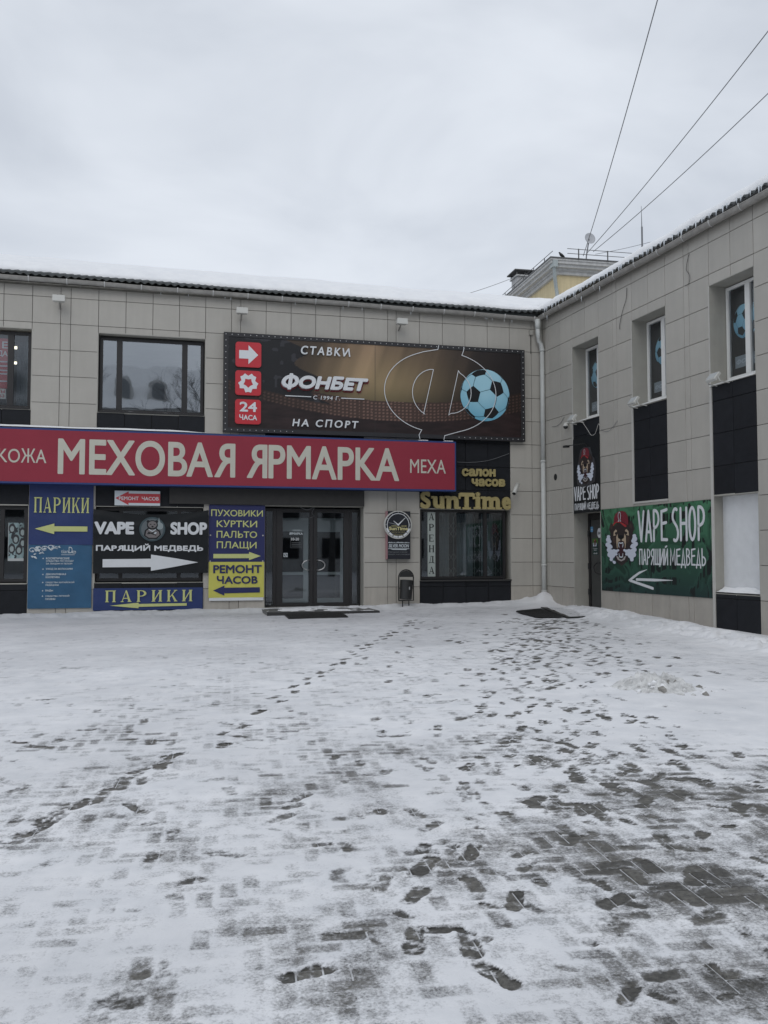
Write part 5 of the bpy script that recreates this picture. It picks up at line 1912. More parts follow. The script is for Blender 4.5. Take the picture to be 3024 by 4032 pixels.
for k, (x, y) in enumerate(((-13.0, 1.4), (-12.9, 3.2))):
    tl = thing('ceiling_lamp', ['lit yellowish tube lamp nearest the upper left window', 'lit yellowish tube lamp deeper in the upper left room'][k], 'ceiling lamp', FW, (x, -y, 6.5), 'tube lamps in the upper left room')
    MB(FW).box(x - 0.75, x + 0.55, -y - 0.08, -y + 0.08, 6.52, 6.58).build('lamp_body', M_LAMP, tl)
    MB(FW).tube([(x - 0.7, -y, 6.49), (x + 0.5, -y, 6.49)], 0.03, 8).build('lamp_tube', M_LIGHTTUBE, tl)
# pale curtain in the corner window, curtains of the show window
for (a, b, z0, z1, o, ph) in ((-12.95, -12.62, 4.9, 6.5, -0.75, 0.3), (-2.8, -2.3, 0.95, 2.6, -0.9, 0.9), (-2.1, -1.65, 0.95, 2.6, -0.85, 0.4), (-1.4, -1.05, 0.95, 2.6, -0.9, 0.0)):
    c_ = curtain(FW, a, b, z0, z1, o, M_CURT, n=8, ph=ph)
    c_['category'] = 'curtain'
    c_['label'] = {-12.95: 'pale grey curtain behind the upper left corner window', -2.8: 'grey curtain at the left behind the show window',
                   -2.1: 'folded pale curtain in the middle of the show window', -1.4: 'narrow grey curtain at the right end of the show window'}[a]
# folding lattice grille behind the show window
GR = thing('lattice_grille', 'folding steel lattice grille standing behind the show window glass', 'grille', FW, (-2.1, -0.4, 0.9))
for (a, b) in ((-2.78, -1.64), (-1.52, -1.06)):
    g = MB(FW)
    n = int((b - a) / 0.13)
    for i in range(n + 1):
        x = a + (b - a) * i / n
        g.box(x - 0.005, x + 0.005, -0.36, -0.35, 0.95, 2.5)
    for i in range(n):
        x0, x1 = a + (b - a) * i / n, a + (b - a) * (i + 1) / n
        for z in (1.0, 1.35, 1.95, 2.15):
            for (p0, p1) in (((x0, z), (x1, z + 0.2)), ((x0, z + 0.2), (x1, z))):
                g.tube([(p0[0], -0.345, p0[1]), (p1[0], -0.345, p1[1])], 0.005, 4)
    g.build('lattice', mat('grille_grey', (0.16, 0.18, 0.18), 0.5), GR)
# sticker texts on the entrance glass
DS = thing('door_sticker', 'opening hours notice stuck on the left entrance door glass', 'notice', FW, (-6.42, -0.37, 1.6))
text('lettering', 'МЕХОВАЯ', FW, -6.50, -6.28, 2.09, 2.13, -0.372, M_PALE, DS)
text('lettering', 'ЯРМАРКА', FW, -6.585, -6.245, 2.0, 2.06, -0.372, M_PALE, DS, bold=0.03)
text('lettering', '10-20', FW, -6.53, -6.34, 1.86, 1.93, -0.372, M_WHITE, DS, bold=0.03)
b = MB(FW)
for x0, x1, z0, z1 in ((-6.55, -6.545, 1.68, 1.98), (-6.27, -6.265, 1.68, 1.98), (-6.545, -6.27, 1.68, 1.685), (-6.52, -6.3, 1.80, 1.81), (-6.52, -6.3, 1.76, 1.77), (-6.52, -6.3, 1.72, 1.73)):
    b.poly([(x0, z0), (x1, z0), (x1, z1), (x0, z1)], -0.372)
b.build('frame_print', M_GREY, DS)
NS = thing('no_smoking_sticker', 'small square no smoking sticker on the left entrance door', 'sticker', FW, (-6.67, -0.37, 1.5))
MB(FW).poly([(-6.72, 1.555), (-6.62, 1.555), (-6.62, 1.455), (-6.72, 1.455)][::-1], -0.372).build('sheet', M_PALE, NS)
b = MB(FW)
lay = 0
for pl in ribbon(arc(-6.67, 1.505, 0.036, 0.036, 0, 360, 14), 0.010, 2) + ribbon([(-6.695, 1.48), (-6.645, 1.53)], 0.010, 2) + ribbon([(-6.70, 1.503), (-6.64, 1.503)], 0.007, 2):
    lay += 1
    b.poly(pl, -0.3705 + 0.0002 * (lay % 4)) if len(set(pl)) > 2 else None
b.build('symbol', M_BLK, NS)

# ------------------------------------------------------------------ signs on the right wing
GBN = thing('green_bear_banner', 'large green camouflage banner with a roaring bear, vape shop lettering and left arrow', 'banner', FR, (4.78, 0.02, 0.69))
u, z = np.meshgrid(np.linspace(2.83, 6.745, 200), np.linspace(0.70, 2.54, 110))
tz = (z - 0.70) / 1.84
c = (np.array([0.014, 0.036, 0.034])[None, None] * (1 - tz[..., None]) + np.array([0.05, 0.15, 0.08])[None, None] * tz[..., None])
n1 = fbm(u * 1.9 + 3 * fbm(u, z, 2, 4), z * 1.5, 3, 12, 0.45)
bands = np.sin((n1 * 26)) > 0.25
streaks = (vnoise(u * 26, z * 0.7, 9) > 0.42)
blob = (vnoise(u * 2.3 + 0.8 * z, z * 2.9, 21) > 0.62)
c = np.where((bands & blob & streaks)[..., None], np.array([0.010, 0.014, 0.014])[None, None] + 0 * c, c)
c = np.where((bands & ~blob)[..., None], c * 0.66, c)
leafs = np.sin(n1 * 26 + 1.5 + u * 2) > 0.55
c = np.where((leafs & ~bands)[..., None], c * 1.25, c)
grid_mesh('sheet', u, np.full_like(u, -0.018), z, M_PRINT2, GBN, color=c, F=FR)
hand('lettering', 'VAPE', FR, 4.30, 5.38, 1.80, 2.42, 0.022, M_WHITE, GBN, 0.064)
hand('lettering', 'SHOP', FR, 5.48, 6.56, 1.80, 2.42, 0.022, M_WHITE, GBN, 0.064)
hand('lettering', 'ПАРЯЩИЙ', FR, 4.34, 5.37, 1.31, 1.62, 0.022, M_WHITE, GBN, 0.034)
hand('lettering', 'МЕДВЕДЬ', FR, 5.42, 6.56, 1.31, 1.62, 0.022, M_WHITE, GBN, 0.034)
b = MB(FR)
lay = 0
for pl in ribbon([(4.62, 1.20), (4.35, 1.13), (4.12, 1.03), (3.98, 0.962), (4.0, 0.955)], [0.01, 0.05, 0.06, 0.06, 0.055], 5) + ribbon([(3.985, 0.958), (4.83, 0.815)], 0.058, 5) + ribbon([(4.24, 0.985), (4.9, 0.99), (5.5, 1.0)], [0.055, 0.055, 0.01], 5):
    lay += 1
    b.poly(pl, 0.022 + 0.0003 * (lay % 5))
b.build('arrow', M_WHITE, GBN)


def bear(F, u0, u1, z0, z1, o, parent):
    def T_(p):
        return (u0 + (p[0] - 470) / 660 * (u1 - u0), z0 + (1300 - p[1]) / 1100 * (z1 - z0))

    def put(polys, m, nm, oo):
        b = MB(F)
        for k, p in enumerate(polys):
            b.poly([T_(q) for q in p], o + oo + 0.0003 * k)
        return b.build(nm, m, parent)
    mir = lambda P_: [(1600 - x, y) for x, y in P_]
    fur = mat('bear_fur_print', (0.028, 0.020, 0.020), 0.5)
    put([[(540, 560), (575, 440), (600, 430), (650, 500), (740, 420), (860, 420), (940, 480), (985, 405), (1020, 420), (1070, 570), (1030, 640), (1050, 760), (1010, 900),
          (960, 1050), (930, 1180), (860, 1260), (800, 1300), (720, 1250), (660, 1170), (620, 1040), (580, 900), (560, 760), (575, 640)]], fur, 'bear_head', 0)
    put([[(575, 540), (590, 460), (625, 500), (600, 560)], [(960, 520), (990, 450), (1030, 520), (1000, 570)], [(620, 740), (680, 700), (690, 850), (640, 830)], [(980, 740), (920, 700), (900, 860), (950, 830)]],
        mat('bear_fur_light', (0.055, 0.035, 0.03), 0.5), 'fur_patch', 0.002)
    put([[(650, 440), (655, 320), (690, 250), (750, 205), (830, 200), (890, 225), (935, 300), (950, 400), (945, 490), (900, 470), (830, 420), (740, 410)]],
        mat('cap_red', (0.16, 0.018, 0.03), 0.5), 'cap', 0.004)
    put([[(630, 500), (640, 440), (700, 408), (780, 412), (850, 450), (910, 490), (918, 520), (885, 528), (840, 490), (780, 432), (700, 430)]],
        mat('brim_red', (0.36, 0.03, 0.035), 0.5), 'cap_brim', 0.006)
    tan = mat('bear_tan', (0.42, 0.33, 0.24), 0.5)
    e1 = [(640, 700), (650, 610), (690, 565), (718, 590), (715, 615), (680, 625), (670, 660), (700, 680), (660, 695)]
    sn = [(700, 720), (725, 655), (735, 700), (740, 745), (785, 770), (780, 800), (745, 810), (725, 870), (727, 960), (712, 940), (700, 820)]
    put([e1, mir(e1), sn, mir(sn)], tan, 'face_marking', 0.006)
    put([[(735, 700), (790, 680), (850, 700), (850, 745), (810, 765), (795, 785), (780, 765), (742, 745)]], M_BLK, 'nose', 0.008)
    put([[(735, 830), (795, 800), (860, 830), (870, 960), (860, 1110), (800, 1150), (740, 1110), (725, 960)]], mat('mouth_dark', (0.04, 0.012, 0.018), 0.5), 'mouth', 0.008)
    wh = []
    for pth in ([(755, 835), (748, 880), (760, 925)], [(838, 835), (842, 880), (832, 925)], [(770, 840), (800, 850), (825, 840)], [(757, 1060), (765, 1120), (800, 1130), (830, 1120), (836, 1060)]):
        Q = [T_(q) for q in pth]
        wh += ribbon(Q, 0.014 * (u1 - u0) / 0.78 * 1.1, 3)
    b = MB(F)
    for k, pl in enumerate(wh):
        b.poly(pl, o + 0.010 + 0.0002 * (k % 5))
    b.build('teeth', M_PALE, parent)
    jaw = [(690, 1100), (740, 1120), (760, 1160), (800, 1180), (840, 1160), (860, 1120), (900, 1100), (870, 1180), (830, 1200), (800, 1215), (770, 1200), (730, 1180)]
    put([jaw], mat('jaw_fur', (0.36, 0.34, 0.33), 0.5), 'jaw', 0.009)
    cl_ = [(540, 710, 36), (535, 770, 50), (560, 810, 42), (520, 870, 48), (560, 910, 52), (590, 920, 34), (545, 980, 46), (580, 1020, 56), (560, 1080, 50), (650, 1010, 44), (640, 1070, 50),
           (700, 1010, 34), (740, 990, 24), (600, 1130, 44), (595, 1175, 36), (640, 1110, 30), (700, 1070, 26), (660, 1235, 30), (640, 1220, 20)]
    circ, dark = [], []
    for x, y, r in cl_:
        for s_ in (1, -1):
            if s_ == -1 and y > 1200:
                continue
            xx = x if s_ == 1 else 1600 - x + 10
            dark.append([T_((xx + (r + 7) * math.cos(t), y + (r + 7) * math.sin(t))) for t in np.linspace(0, 2 * math.pi, 17)[:-1]])
            circ.append([T_((xx + r * math.cos(t), y + r * math.sin(t))) for t in np.linspace(0, 2 * math.pi, 17)[:-1]])
    b = MB(F)
    for k, p in enumerate(dark):
        b.poly(p, o + 0.0065 + 0.00005 * k)
    b.build('smoke_outline', mat('smoke_line', (0.05, 0.06, 0.10), 0.5), parent)
    for side in (0, 1):
        b = MB(F)
        for k, p in enumerate(circ):
            if (p[0][0] > (u0 + u1) / 2) == bool(side):
                b.poly(p, o + 0.011 + 0.00005 * k)
        b.build('smoke', mat('smoke_white', (0.55, 0.59, 0.67), 0.5), parent)
    cx_, cz_ = T_((775, 310))
    w = (u1 - u0) * 0.052
    b = MB(F)
    om = ribbon([(cx_ - w * 0.9, cz_ - w * 1.5), (cx_ - w * 0.35, cz_ - w * 1.5), (cx_ - w * 0.45, cz_ - w * 0.9)] + arc(cx_, cz_ + w * 0.2, w * 0.75, w * 1.25, 232, -52, 14) +
                [(cx_ + w * 0.45, cz_ - w * 0.9), (cx_ + w * 0.35, cz_ - w * 1.5), (cx_ + w * 0.9, cz_ - w * 1.5)], w * 0.26, 3)
    for k, pl in enumerate(om):
        b.poly(pl, o + 0.012 + 0.0002 * (k % 5))
    b.build('omega_mark', M_PALE, parent)


bear(FR, 3.03, 4.31, 1.27, 2.47, 0.022, GBN)

BS = thing('black_bear_sign', 'tall black sign with a small bear head and vape shop lettering above the recessed door', 'shop sign', FR, (2.17, 0.05, 2.50))
MB(FR).box(1.62, 2.80, 0.006, 0.035, 2.505, 4.30).build('board', M_BLKB, BS)
cut = MB(FR)
cut.poly([(1.82, 3.2), (1.80, 3.55), (1.9, 3.75), (1.98, 4.0), (2.15, 4.06), (2.42, 4.03), (2.52, 3.8), (2.6, 3.75), (2.66, 3.5), (2.62, 3.2), (2.3, 3.12), (2.0, 3.12)], 0.05, 0.015)
BC = cut.build('bear_cutout', mat('cutout_edge', (0.04, 0.04, 0.045), 0.5), BS)
bear(FR, 1.84, 2.62, 3.16, 4.03, 0.053, BC)
hand('lettering', 'VAPE', FR, 1.65, 2.20, 2.82, 3.13, 0.038, M_WHITE, BS, 0.042)
hand('lettering', 'SHOP', FR, 2.25, 2.80, 2.82, 3.13, 0.038, M_WHITE, BS, 0.042)
hand('lettering', 'ПАРЯЩИЙ', FR, 1.67, 2.20, 2.585, 2.73, 0.038, M_WHITE, BS, 0.020)
hand('lettering', 'МЕДВЕДЬ', FR, 2.24, 2.79, 2.585, 2.73, 0.038, M_WHITE, BS, 0.020)
LA = thing('sign_lamp', 'small black arm lamp over the black bear sign', 'lamp', FR, (2.0, 0.1, 4.1))
MB(FR).tube([(2.3, 0.0, 4.02), (2.3, 0.1, 4.12), (1.75, 0.28, 4.13)], 0.012, 6).build('arm', M_BLKM, LA)
MB(FR).cbox(1.66, 1.78, 0.22, 0.34, 4.09, 4.14, 0.01).build('lamp_head', M_BLKM, LA)

# stickers on the right-hand door
o_ = -0.395
s1 = thing('blue_sticker', 'small blue sticker high on the dark steel door', 'sticker', FR, (1.72, o_, 2.08))
MB(FR).poly(rrect(1.655, 1.775, 2.06, 2.19, 0.02, 3), o_).build('sheet', mat('sticker_blue', (0.12, 0.3, 0.5), 0.4), s1)
MB(FR).box(1.68, 1.75, o_, o_ + 0.002, 2.11, 2.125).build('print', M_PALE, s1)
s2 = thing('age_sticker', 'round white 18+ sticker at the edge of the dark steel door', 'sticker', FR, (2.08, o_, 1.97))
MB(FR).poly(arc(2.06, 2.03, 0.095, 0.12, 0, 360, 20)[:-1], o_).build('sheet', M_WHITE, s2)
text('lettering', '18+', FR, 1.995, 2.13, 1.99, 2.06, o_ + 0.003, M_BLK, s2, bold=0.03)
s3 = thing('door_notice', 'small green notice with a bear picture on the dark steel door', 'notice', FR, (1.87, o_, 1.5))
MB(FR).box(1.74, 2.0, o_ - 0.003, o_, 1.505, 1.905).build('sheet', mat('notice_green', (0.012, 0.035, 0.03), 0.5), s3)
MB(FR).box(1.745, 1.995, o_, o_ + 0.001, 1.78, 1.90).build('leaf_band', mat('notice_leaf', (0.06, 0.14, 0.03), 0.5), s3)
bear(FR, 1.785, 1.955, 1.69, 1.88, o_ + 0.002, s3)
text('lettering', 'ПАРЯЩИЙ', FR, 1.77, 1.97, 1.645, 1.67, o_ + 0.002, M_WHITE, s3, bold=0.03)
text('lettering', 'МЕДВЕДЬ', FR, 1.80, 1.94, 1.61, 1.63, o_ + 0.002, M_WHITE, s3, bold=0.03)
text('lettering', '10-20', FR, 1.79, 1.96, 1.53, 1.56, o_ + 0.002, M_WHITE, s3, bold=0.05)

# football posters behind the right wing's upper windows
for k, (a, b, lab, bc) in enumerate(((R1[0], R1[1], 'football window film in the upper window nearest the corner', (2.05, 5.86)),
                                     (R2[0], R2[1], 'football window film in the middle upper window of the right wing', (4.71, 5.86)),
                                     (R3[0], R3[1], 'football window film in the right upper window, with the widest view', (7.22, 5.85)))):
    T0 = thing('football_film', lab, 'window film', FR, ((a + b) / 2, -0.45, 4.8), 'football films in the right wing windows')
    uu, zz = np.meshgrid(np.linspace(a + 0.05, b - 0.05, 30), np.linspace(4.84, 6.52, 40))
    shf = fbm((uu + 0.45 * (zz - 5)) * 3.2, zz * 0.3, 3, 50 + k)
    cc = np.array([0.022, 0.018, 0.019])[None, None] * (0.5 + 1.7 * shf)[..., None]
    grid_mesh('sheet', uu, np.full_like(uu, 0.432), zz, M_PRINT2, T0, color=cc, F=FR)
    ball(FR, bc[0], bc[1], 0.34, -0.43, T0, dirs=(((-0.1, 0.95, 0.3), (-0.95, 0.1, 0.3)), ((-0.55, -0.1, 0.83), (0.4, 0.3, 0.87)), ((-0.1, 0.99, 0.1), (-0.9, 0.1, 0.4)))[k], cols=((0.2, 0.5, 0.66), (0.55, 0.82, 0.9)))
    MB(FR).poly([(a + 0.17, 4.99), (b - 0.25, 4.99), (b - 0.25, 5.21), (a + 0.17, 5.21)], -0.429).build('name_strip', mat('strip_print', (0.42, 0.44, 0.46), 0.5), T0)
    text('lettering', 'ФОНБЕТ', FR, a + 0.2, b - 0.3, 5.05, 5.15, -0.4275, M_LETW, T0, bold=0.05, shear=0.2)

# ------------------------------------------------------------------ floodlights and cameras
fl_root = None


def flood_left(x, z, label, first=None):
    t = thing('floodlight', label, 'floodlight', FW, (x, 0.25, z), 'white floodlights under the left eave')
    b = MB(FW)
    b.add([(x - 0.13, -0.17, z + 0.13), (x + 0.13, -0.17, z + 0.13), (x + 0.13, -0.38, z + 0.16), (x - 0.13, -0.38, z + 0.16),
           (x - 0.11, -0.19, z + 0.03), (x + 0.11, -0.19, z + 0.03), (x + 0.135, -0.39, z + 0.02), (x - 0.135, -0.39, z + 0.02)],
          [(0, 1, 2, 3), (7, 6, 5, 4), (3, 2, 6, 7), (0, 3, 7, 4), (2, 1, 5, 6), (1, 0, 4, 5)])
    b.build('housing', M_LAMP, t)
    MB(FW).tube([(x - 0.05, 0.0, z + 0.2), (x - 0.05, 0.12, z + 0.24), (x - 0.05, 0.2, z + 0.14)], 0.008, 5).tube([(x + 0.06, 0.0, z + 0.2), (x + 0.06, 0.12, z + 0.24), (x + 0.06, 0.2, z + 0.14)], 0.008, 5).build('bracket', M_BLKM, t)
    MB(FW).tube([(x, 0.0, z - 0.06), (x, 0.22, z + 0.04)], 0.02, 8).build('arm', M_GUTTER, t)
    u, zz = np.meshgrid(np.linspace(x - 0.12, x + 0.12, 10), np.linspace(0, 1, 7))
    grid_mesh('snow_cap', u, -(0.19 + 0.18 * zz), z + 0.14 + 0.02 * zz + 0.025 * np.sin(np.clip(zz, .03, .97) * math.pi), M_SNOW, t)
    return t


for x, lab in ((-11.93, 'white floodlight on the wall above the left side of the red sign'), (-7.83, 'white floodlight above the top left corner of the betting billboard'),
               (-3.90, 'white floodlight above the right half of the betting billboard')):
    flood_left(x, 7.20, lab)
for x, z, lab in ((R1[0] + 0.35, 4.72, 'tilted white floodlight below the upper window nearest the corner'), (R2[0] + 0.36, 4.70, 'tilted white floodlight below the middle window of the right wing'),
                  (R3[0] + 0.36, 4.70, 'tilted white floodlight below the rightmost upper window')):
    t = thing('floodlight', lab, 'floodlight', FR, (x, 0.2, z), 'white floodlights on the right wing')
    Mx = FR @ Matrix.Translation((x, -0.22, z + 0.06)) @ Matrix.Rotation(math.radians(-38), 4, 'X')
    b = MB(Mx)
    b.cbox(-0.13, 0.13, -0.03, 0.03, -0.09, 0.09, 0.012)
    b.build('housing', M_LAMP, t)
    MB(Mx).box(-0.11, 0.11, 0.0302, 0.033, -0.07, 0.07).build('lens', mat('lamp_lens', (0.42, 0.44, 0.44), 0.2), t)
    MB(FR).tube([(x - 0.17, 0.0, z - 0.06), (x - 0.17, 0.2, z - 0.04), (x - 0.15, 0.24, z + 0.06)], 0.012, 5).tube([(x + 0.17, 0.0, z - 0.06), (x + 0.17, 0.2, z - 0.04), (x + 0.15, 0.24, z + 0.06)], 0.012, 5).build('bracket', M_LAMP, t)

cm = thing('security_camera', 'white tubular security camera beside the gold watch lettering', 'security camera', FW, (-0.85, 0.2, 3.05))
MB(FW).tube([(-0.80, 0.2, 3.32), (-0.98, 0.38, 3.06)], 0.052, 12).build('body', M_LAMP, cm, smooth=True)
MB(FW).tube([(-0.97, 0.37, 3.075), (-0.985, 0.385, 3.05)], 0.045, 12).build('lens', M_BLKM, cm)
MB(FW).tube([(-0.80, 0.0, 3.12), (-0.80, 0.1, 3.15), (-0.84, 0.2, 3.22)], 0.02, 8).build('bracket', M_LAMP, cm)
dm = thing('dome_camera', 'small white dome camera on the tiles left of the black bear sign', 'security camera', FR, (1.38, 0.08, 4.6))
MB(FR).tube([(1.38, 0.1, 4.75), (1.38, 0.1, 4.68), (1.38, 0.1, 4.66)], [0.03, 0.065, 0.065], 12).build('housing', M_LAMP, dm, smooth=True)
MB(FR).tube([(1.38, 0.1, 4.66), (1.38, 0.1, 4.62), (1.38, 0.1, 4.595)], [0.058, 0.05, 0.02], 12).build('dome', M_BLKM, dm, smooth=True)
MB(FR).tube([(1.38, 0.0, 4.75), (1.38, 0.1, 4.75)], 0.02, 8).build('bracket', M_LAMP, dm)

# ------------------------------------------------------------------ litter bin
bx, by = -3.83, 0.42
bz0 = zgf(bx, -by)
LB = thing('litter_bin', 'dark metal litter bin swinging in an arched frame on two legs by the wall', 'litter bin', FW, (bx, by, bz0))
w = 0.185
fr_ = [(bx - w, by, 0.40), (bx - w, by, 0.96)] + [(bx + w * math.cos(t), by, 0.96 + w * math.sin(t)) for t in np.linspace(math.pi, 0, 13)[1:-1]] + [(bx + w, by, 0.96), (bx + w, by, 0.40), (bx - w, by, 0.40)]
MB(FW).tube(fr_, 0.016, 8).build('frame', M_BLKM, LB, smooth=True)
MB(FW).add([(q[0], -by, q[1]) for q in arc(bx, 0.97, w - 0.02, w - 0.03, 0, 180, 12)] + [(q[0], -by - 0.012, q[1]) for q in arc(bx, 0.97, w - 0.02, w - 0.03, 0, 180, 12)],
           [tuple(range(13)), tuple(reversed(range(13, 26)))] + [(i, i + 1, i + 14, i + 13) for i in range(12)]).build('arch_plate', M_BLKM, LB)
for x in (bx - 0.09, bx + 0.07):
    MB(FW).tube([(x, by, bz0 - 0.05), (x, by, 0.40)], 0.014, 8).build('leg', M_BLKM, LB)
tl = Matrix.Translation((bx + 0.0, -by, 0.66)) @ Matrix.Rotation(math.radians(4), 4, 'Y') @ Matrix.Rotation(math.radians(-4), 4, 'X')
bb = MB(tl)
n = 24
Rr = 0.152
for z, r in ((-0.235, Rr - 0.02), (-0.22, Rr - 0.005), (0.22, Rr + 0.008), (0.235, Rr + 0.008)):
    bb.v += [(r * math.cos(2 * math.pi * k / n), r * math.sin(2 * math.pi * k / n), z) for k in range(n)]
for j in range(3):
    for k in range(n):
        bb.f.append((j * n + k, j * n + (k + 1) % n, (j + 1) * n + (k + 1) % n, (j + 1) * n + k))
bb.f.append(tuple(reversed(range(n))))
r2 = Rr - 0.004
bb.v += [(r2 * math.cos(2 * math.pi * k / n), r2 * math.sin(2 * math.pi * k / n), 0.235) for k in range(n)]
bb.v += [(r2 * math.cos(2 * math.pi * k / n), r2 * math.sin(2 * math.pi * k / n), -0.1) for k in range(n)]
for k in range(n):
    bb.f.append((3 * n + k, 3 * n + (k + 1) % n, 4 * n + (k + 1) % n, 4 * n + k))
    bb.f.append((4 * n + k, 4 * n + (k + 1) % n, 5 * n + (k + 1) % n, 5 * n + k))
bb.f.append(tuple(range(5 * n, 6 * n)))
BK = bb.build('bucket', M_BLKM, LB)
MB(tl).cbox(0.03, 0.055, 0.145, 0.158, 0.0, 0.07, 0.004).build('emblem', M_STEEL, BK)
for s_ in (-1, 1):
    MB(FW).tube([(bx + s_ * w, by, 0.70), (bx + s_ * 0.145, by, 0.70)], 0.012, 6).build('pivot', M_BLKM, LB)

# ------------------------------------------------------------------ step, mats
SP = thing('entrance_step', 'low granite step with a dark front edge in front of the glass entrance', 'step', FW, (-6.2, 1.0, 0.1))
MB(FW).box(-7.33, -4.78, -0.34, 1.55, 0.10, 0.240).build('slab', M_STEP, SP)
MB(FW).box(-7.335, -4.775, 1.551, 1.58, 0.10, 0.238).build('front_edge', M_STEPF, SP)
u, zz = np.meshgrid(np.linspace(-7.3, -4.8, 60), np.linspace(0, 1, 12))
hz = 0.2395 + 0.008 * np.clip(fbm(u * 2.5, zz * 3, 4, 71) - 0.42, -0.01, 1)
grid_mesh('snow_dusting', u, -(0.02 + 1.5 * zz), hz, M_SNOW, SP)


def grate_mat(name, label, quad, z, cat, n1=26, n2=9):
    """mat with a rib pattern between four corners"""
    t = thing(name, label, cat, FW, (sum(p[0] for p in quad) / 4, -sum(p[1] for p in quad) / 4, z))
    A, B, C_, D_ = [Vector((p[0], p[1])) for p in quad]

    def bil(a, b):
        return A * (1 - a) * (1 - b) + B * a * (1 - b) + C_ * a * b + D_ * (1 - a) * b
    b = MB()
    vs = [(p.x, p.y, zgf(p.x, p.y) + z + dz) for dz in (0, 0.018) for p in (A, B, C_, D_)]
    b.add(vs, [(4, 5, 6, 7), (0, 1, 5, 4), (1, 2, 6, 5), (2, 3, 7, 6), (3, 0, 4, 7)])
    b.build('base_sheet', M_RUB, t)
    r = MB()
    for i in range(n1):
        p, q = bil((i + 0.3) / n1, 0.03), bil((i + 0.3) / n1, 0.97)
        p2, q2 = bil((i + 0.6) / n1, 0.03), bil((i + 0.6) / n1, 0.97)
        zz_ = [zgf(w_.x, w_.y) + z for w_ in (p, p2, q2, q)]
        r.add([(w_.x, w_.y, h + dz) for dz in (0.018, 0.032) for w_, h in zip((p, p2, q2, q), zz_)], [(4, 5, 6, 7), (0, 1, 5, 4), (1, 2, 6, 5), (2, 3, 7, 6), (3, 0, 4, 7)])
    for i in range(n2):
        p, q = bil(0.01, (i + 0.3) / n2), bil(0.99, (i + 0.3) / n2)
        p2, q2 = bil(0.01, (i + 0.55) / n2), bil(0.99, (i + 0.55) / n2)
        zz_ = [zgf(w_.x, w_.y) + z for w_ in (p, q, q2, p2)]
        r.add([(w_.x, w_.y, h + dz) for dz in (0.018, 0.036) for w_, h in zip((p, q, q2, p2), zz_)], [(4, 5, 6, 7), (0, 1, 5, 4), (1, 2, 6, 5), (2, 3, 7, 6), (3, 0, 4, 7)])
    r.build('rib_pattern', M_RUB, t, kind='stuff')
    return t


grate_mat('doormat', 'black ribbed rubber doormat lying in front of the entrance step', [(-7.0, -2.6), (-5.72, -2.6), (-5.66, -1.66), (-6.96, -1.66)], 0.012, 'doormat')
grate_mat('doormat', 'skewed black rubber mat on the snow before the recessed steel door', [(-2.0, -4.0), (-1.45, -4.15), (-1.08, -2.15), (-1.88, -2.6)], 0.03, 'doormat', 14, 16)
mr = thing('metal_ramp_plate', 'thin dark steel plate tilted out of the snow beside the skewed mat', 'steel plate', FW, (-1.1, 3.2, 0.2))
MB().add([(-1.42, -4.25, 0.185), (-0.9, -4.15, 0.185), (-0.55, -2.3, 0.25), (-1.05, -2.1, 0.27), (-1.42, -4.25, 0.215), (-0.9, -4.15, 0.215), (-0.55, -2.3, 0.28), (-1.05, -2.1, 0.30)],
         [(4, 5, 6, 7), (3, 2, 1, 0), (0, 1, 5, 4), (1, 2, 6, 5), (2, 3, 7, 6), (3, 0, 4, 7)]).build('plate', M_BLKM, mr)
u, zz = np.meshgrid(np.linspace(0, 1, 30), np.linspace(0, 1, 40))
A_, B_, C_, D_ = [np.array(p) for p in ((-1.34, -4.2, 0.22), (-0.86, -4.1, 0.22), (-0.5, -2.3, 0.285), (-0.97, -2.15, 0.305))]
PX = [(A_[i] * (1 - u) * (1 - zz) + B_[i] * u * (1 - zz) + C_[i] * u * zz + D_[i] * (1 - u) * zz) for i in range(3)]
grid_mesh('snow_dusting', PX[0], PX[1], PX[2] + 0.03 * (fbm(PX[0] * 6, PX[1] * 4, 3, 5) - 0.42), M_SNOWG, mr, attrs={'cover': 0.75 + 0 * u, 'ice': 0.4 + 0 * u})

# ------------------------------------------------------------------ loose cables on the walls
def cable(F, pts, r, m, label, name='cable'):
    P_ = [Vector(p) for p in pts]
    res = []
    for i in range(len(P_) - 1):
        p0, p1, p2, p3 = P_[max(i - 1, 0)], P_[i], P_[i + 1], P_[min(i + 2, len(P_) - 1)]
        for k in range(6):
            t = k / 6
            res.append(0.5 * ((2 * p1) + (-p0 + p2) * t + (2 * p0 - 5 * p1 + 4 * p2 - p3) * t * t + (-p0 + 3 * p1 - 3 * p2 + p3) * t ** 3))
    res.append(P_[-1])
    o = MB(F).tube([tuple(q) for q in res], r, 5).build(name, m, None, smooth=True)
    return tag(o, label, 'cable', 'loose wall cables')


cable(FR, [(4.0, 0.01, 7.35), (3.98, 0.02, 7.1), (3.85, 0.02, 6.9), (3.72, 0.02, 6.62), (3.70, 0.01, 6.5)], 0.006, M_DWIRE, 'short dark cable hanging on the tiles between the first and middle right wing windows')
cable(FR, [(6.19, 0.01, 7.38), (6.16, 0.02, 7.3), (6.1, 0.02, 7.1), (6.2, 0.02, 6.95), (6.18, 0.02, 6.8), (6.05, 0.02, 6.78)], 0.005, M_DWIRE, 'wavy dark cable under the eave left of the rightmost window')
cable(FR, [(2.25, 0.15, 4.66), (2.35, 0.06, 4.45), (2.5, 0.05, 4.30), (2.66, 0.04, 4.32), (2.79, 0.03, 4.52), (2.83, 0.01, 4.45)], 0.006, M_TRIM, 'thin pale cable looping across the top of the black bear sign')
cable(FR, [(2.87, 0.01, 4.38), (3.1, 0.02, 4.3), (3.3, 0.02, 4.33), (3.55, 0.01, 4.48)], 0.005, M_WIRE, 'thin grey cable sagging on the tiles right of the black bear sign')
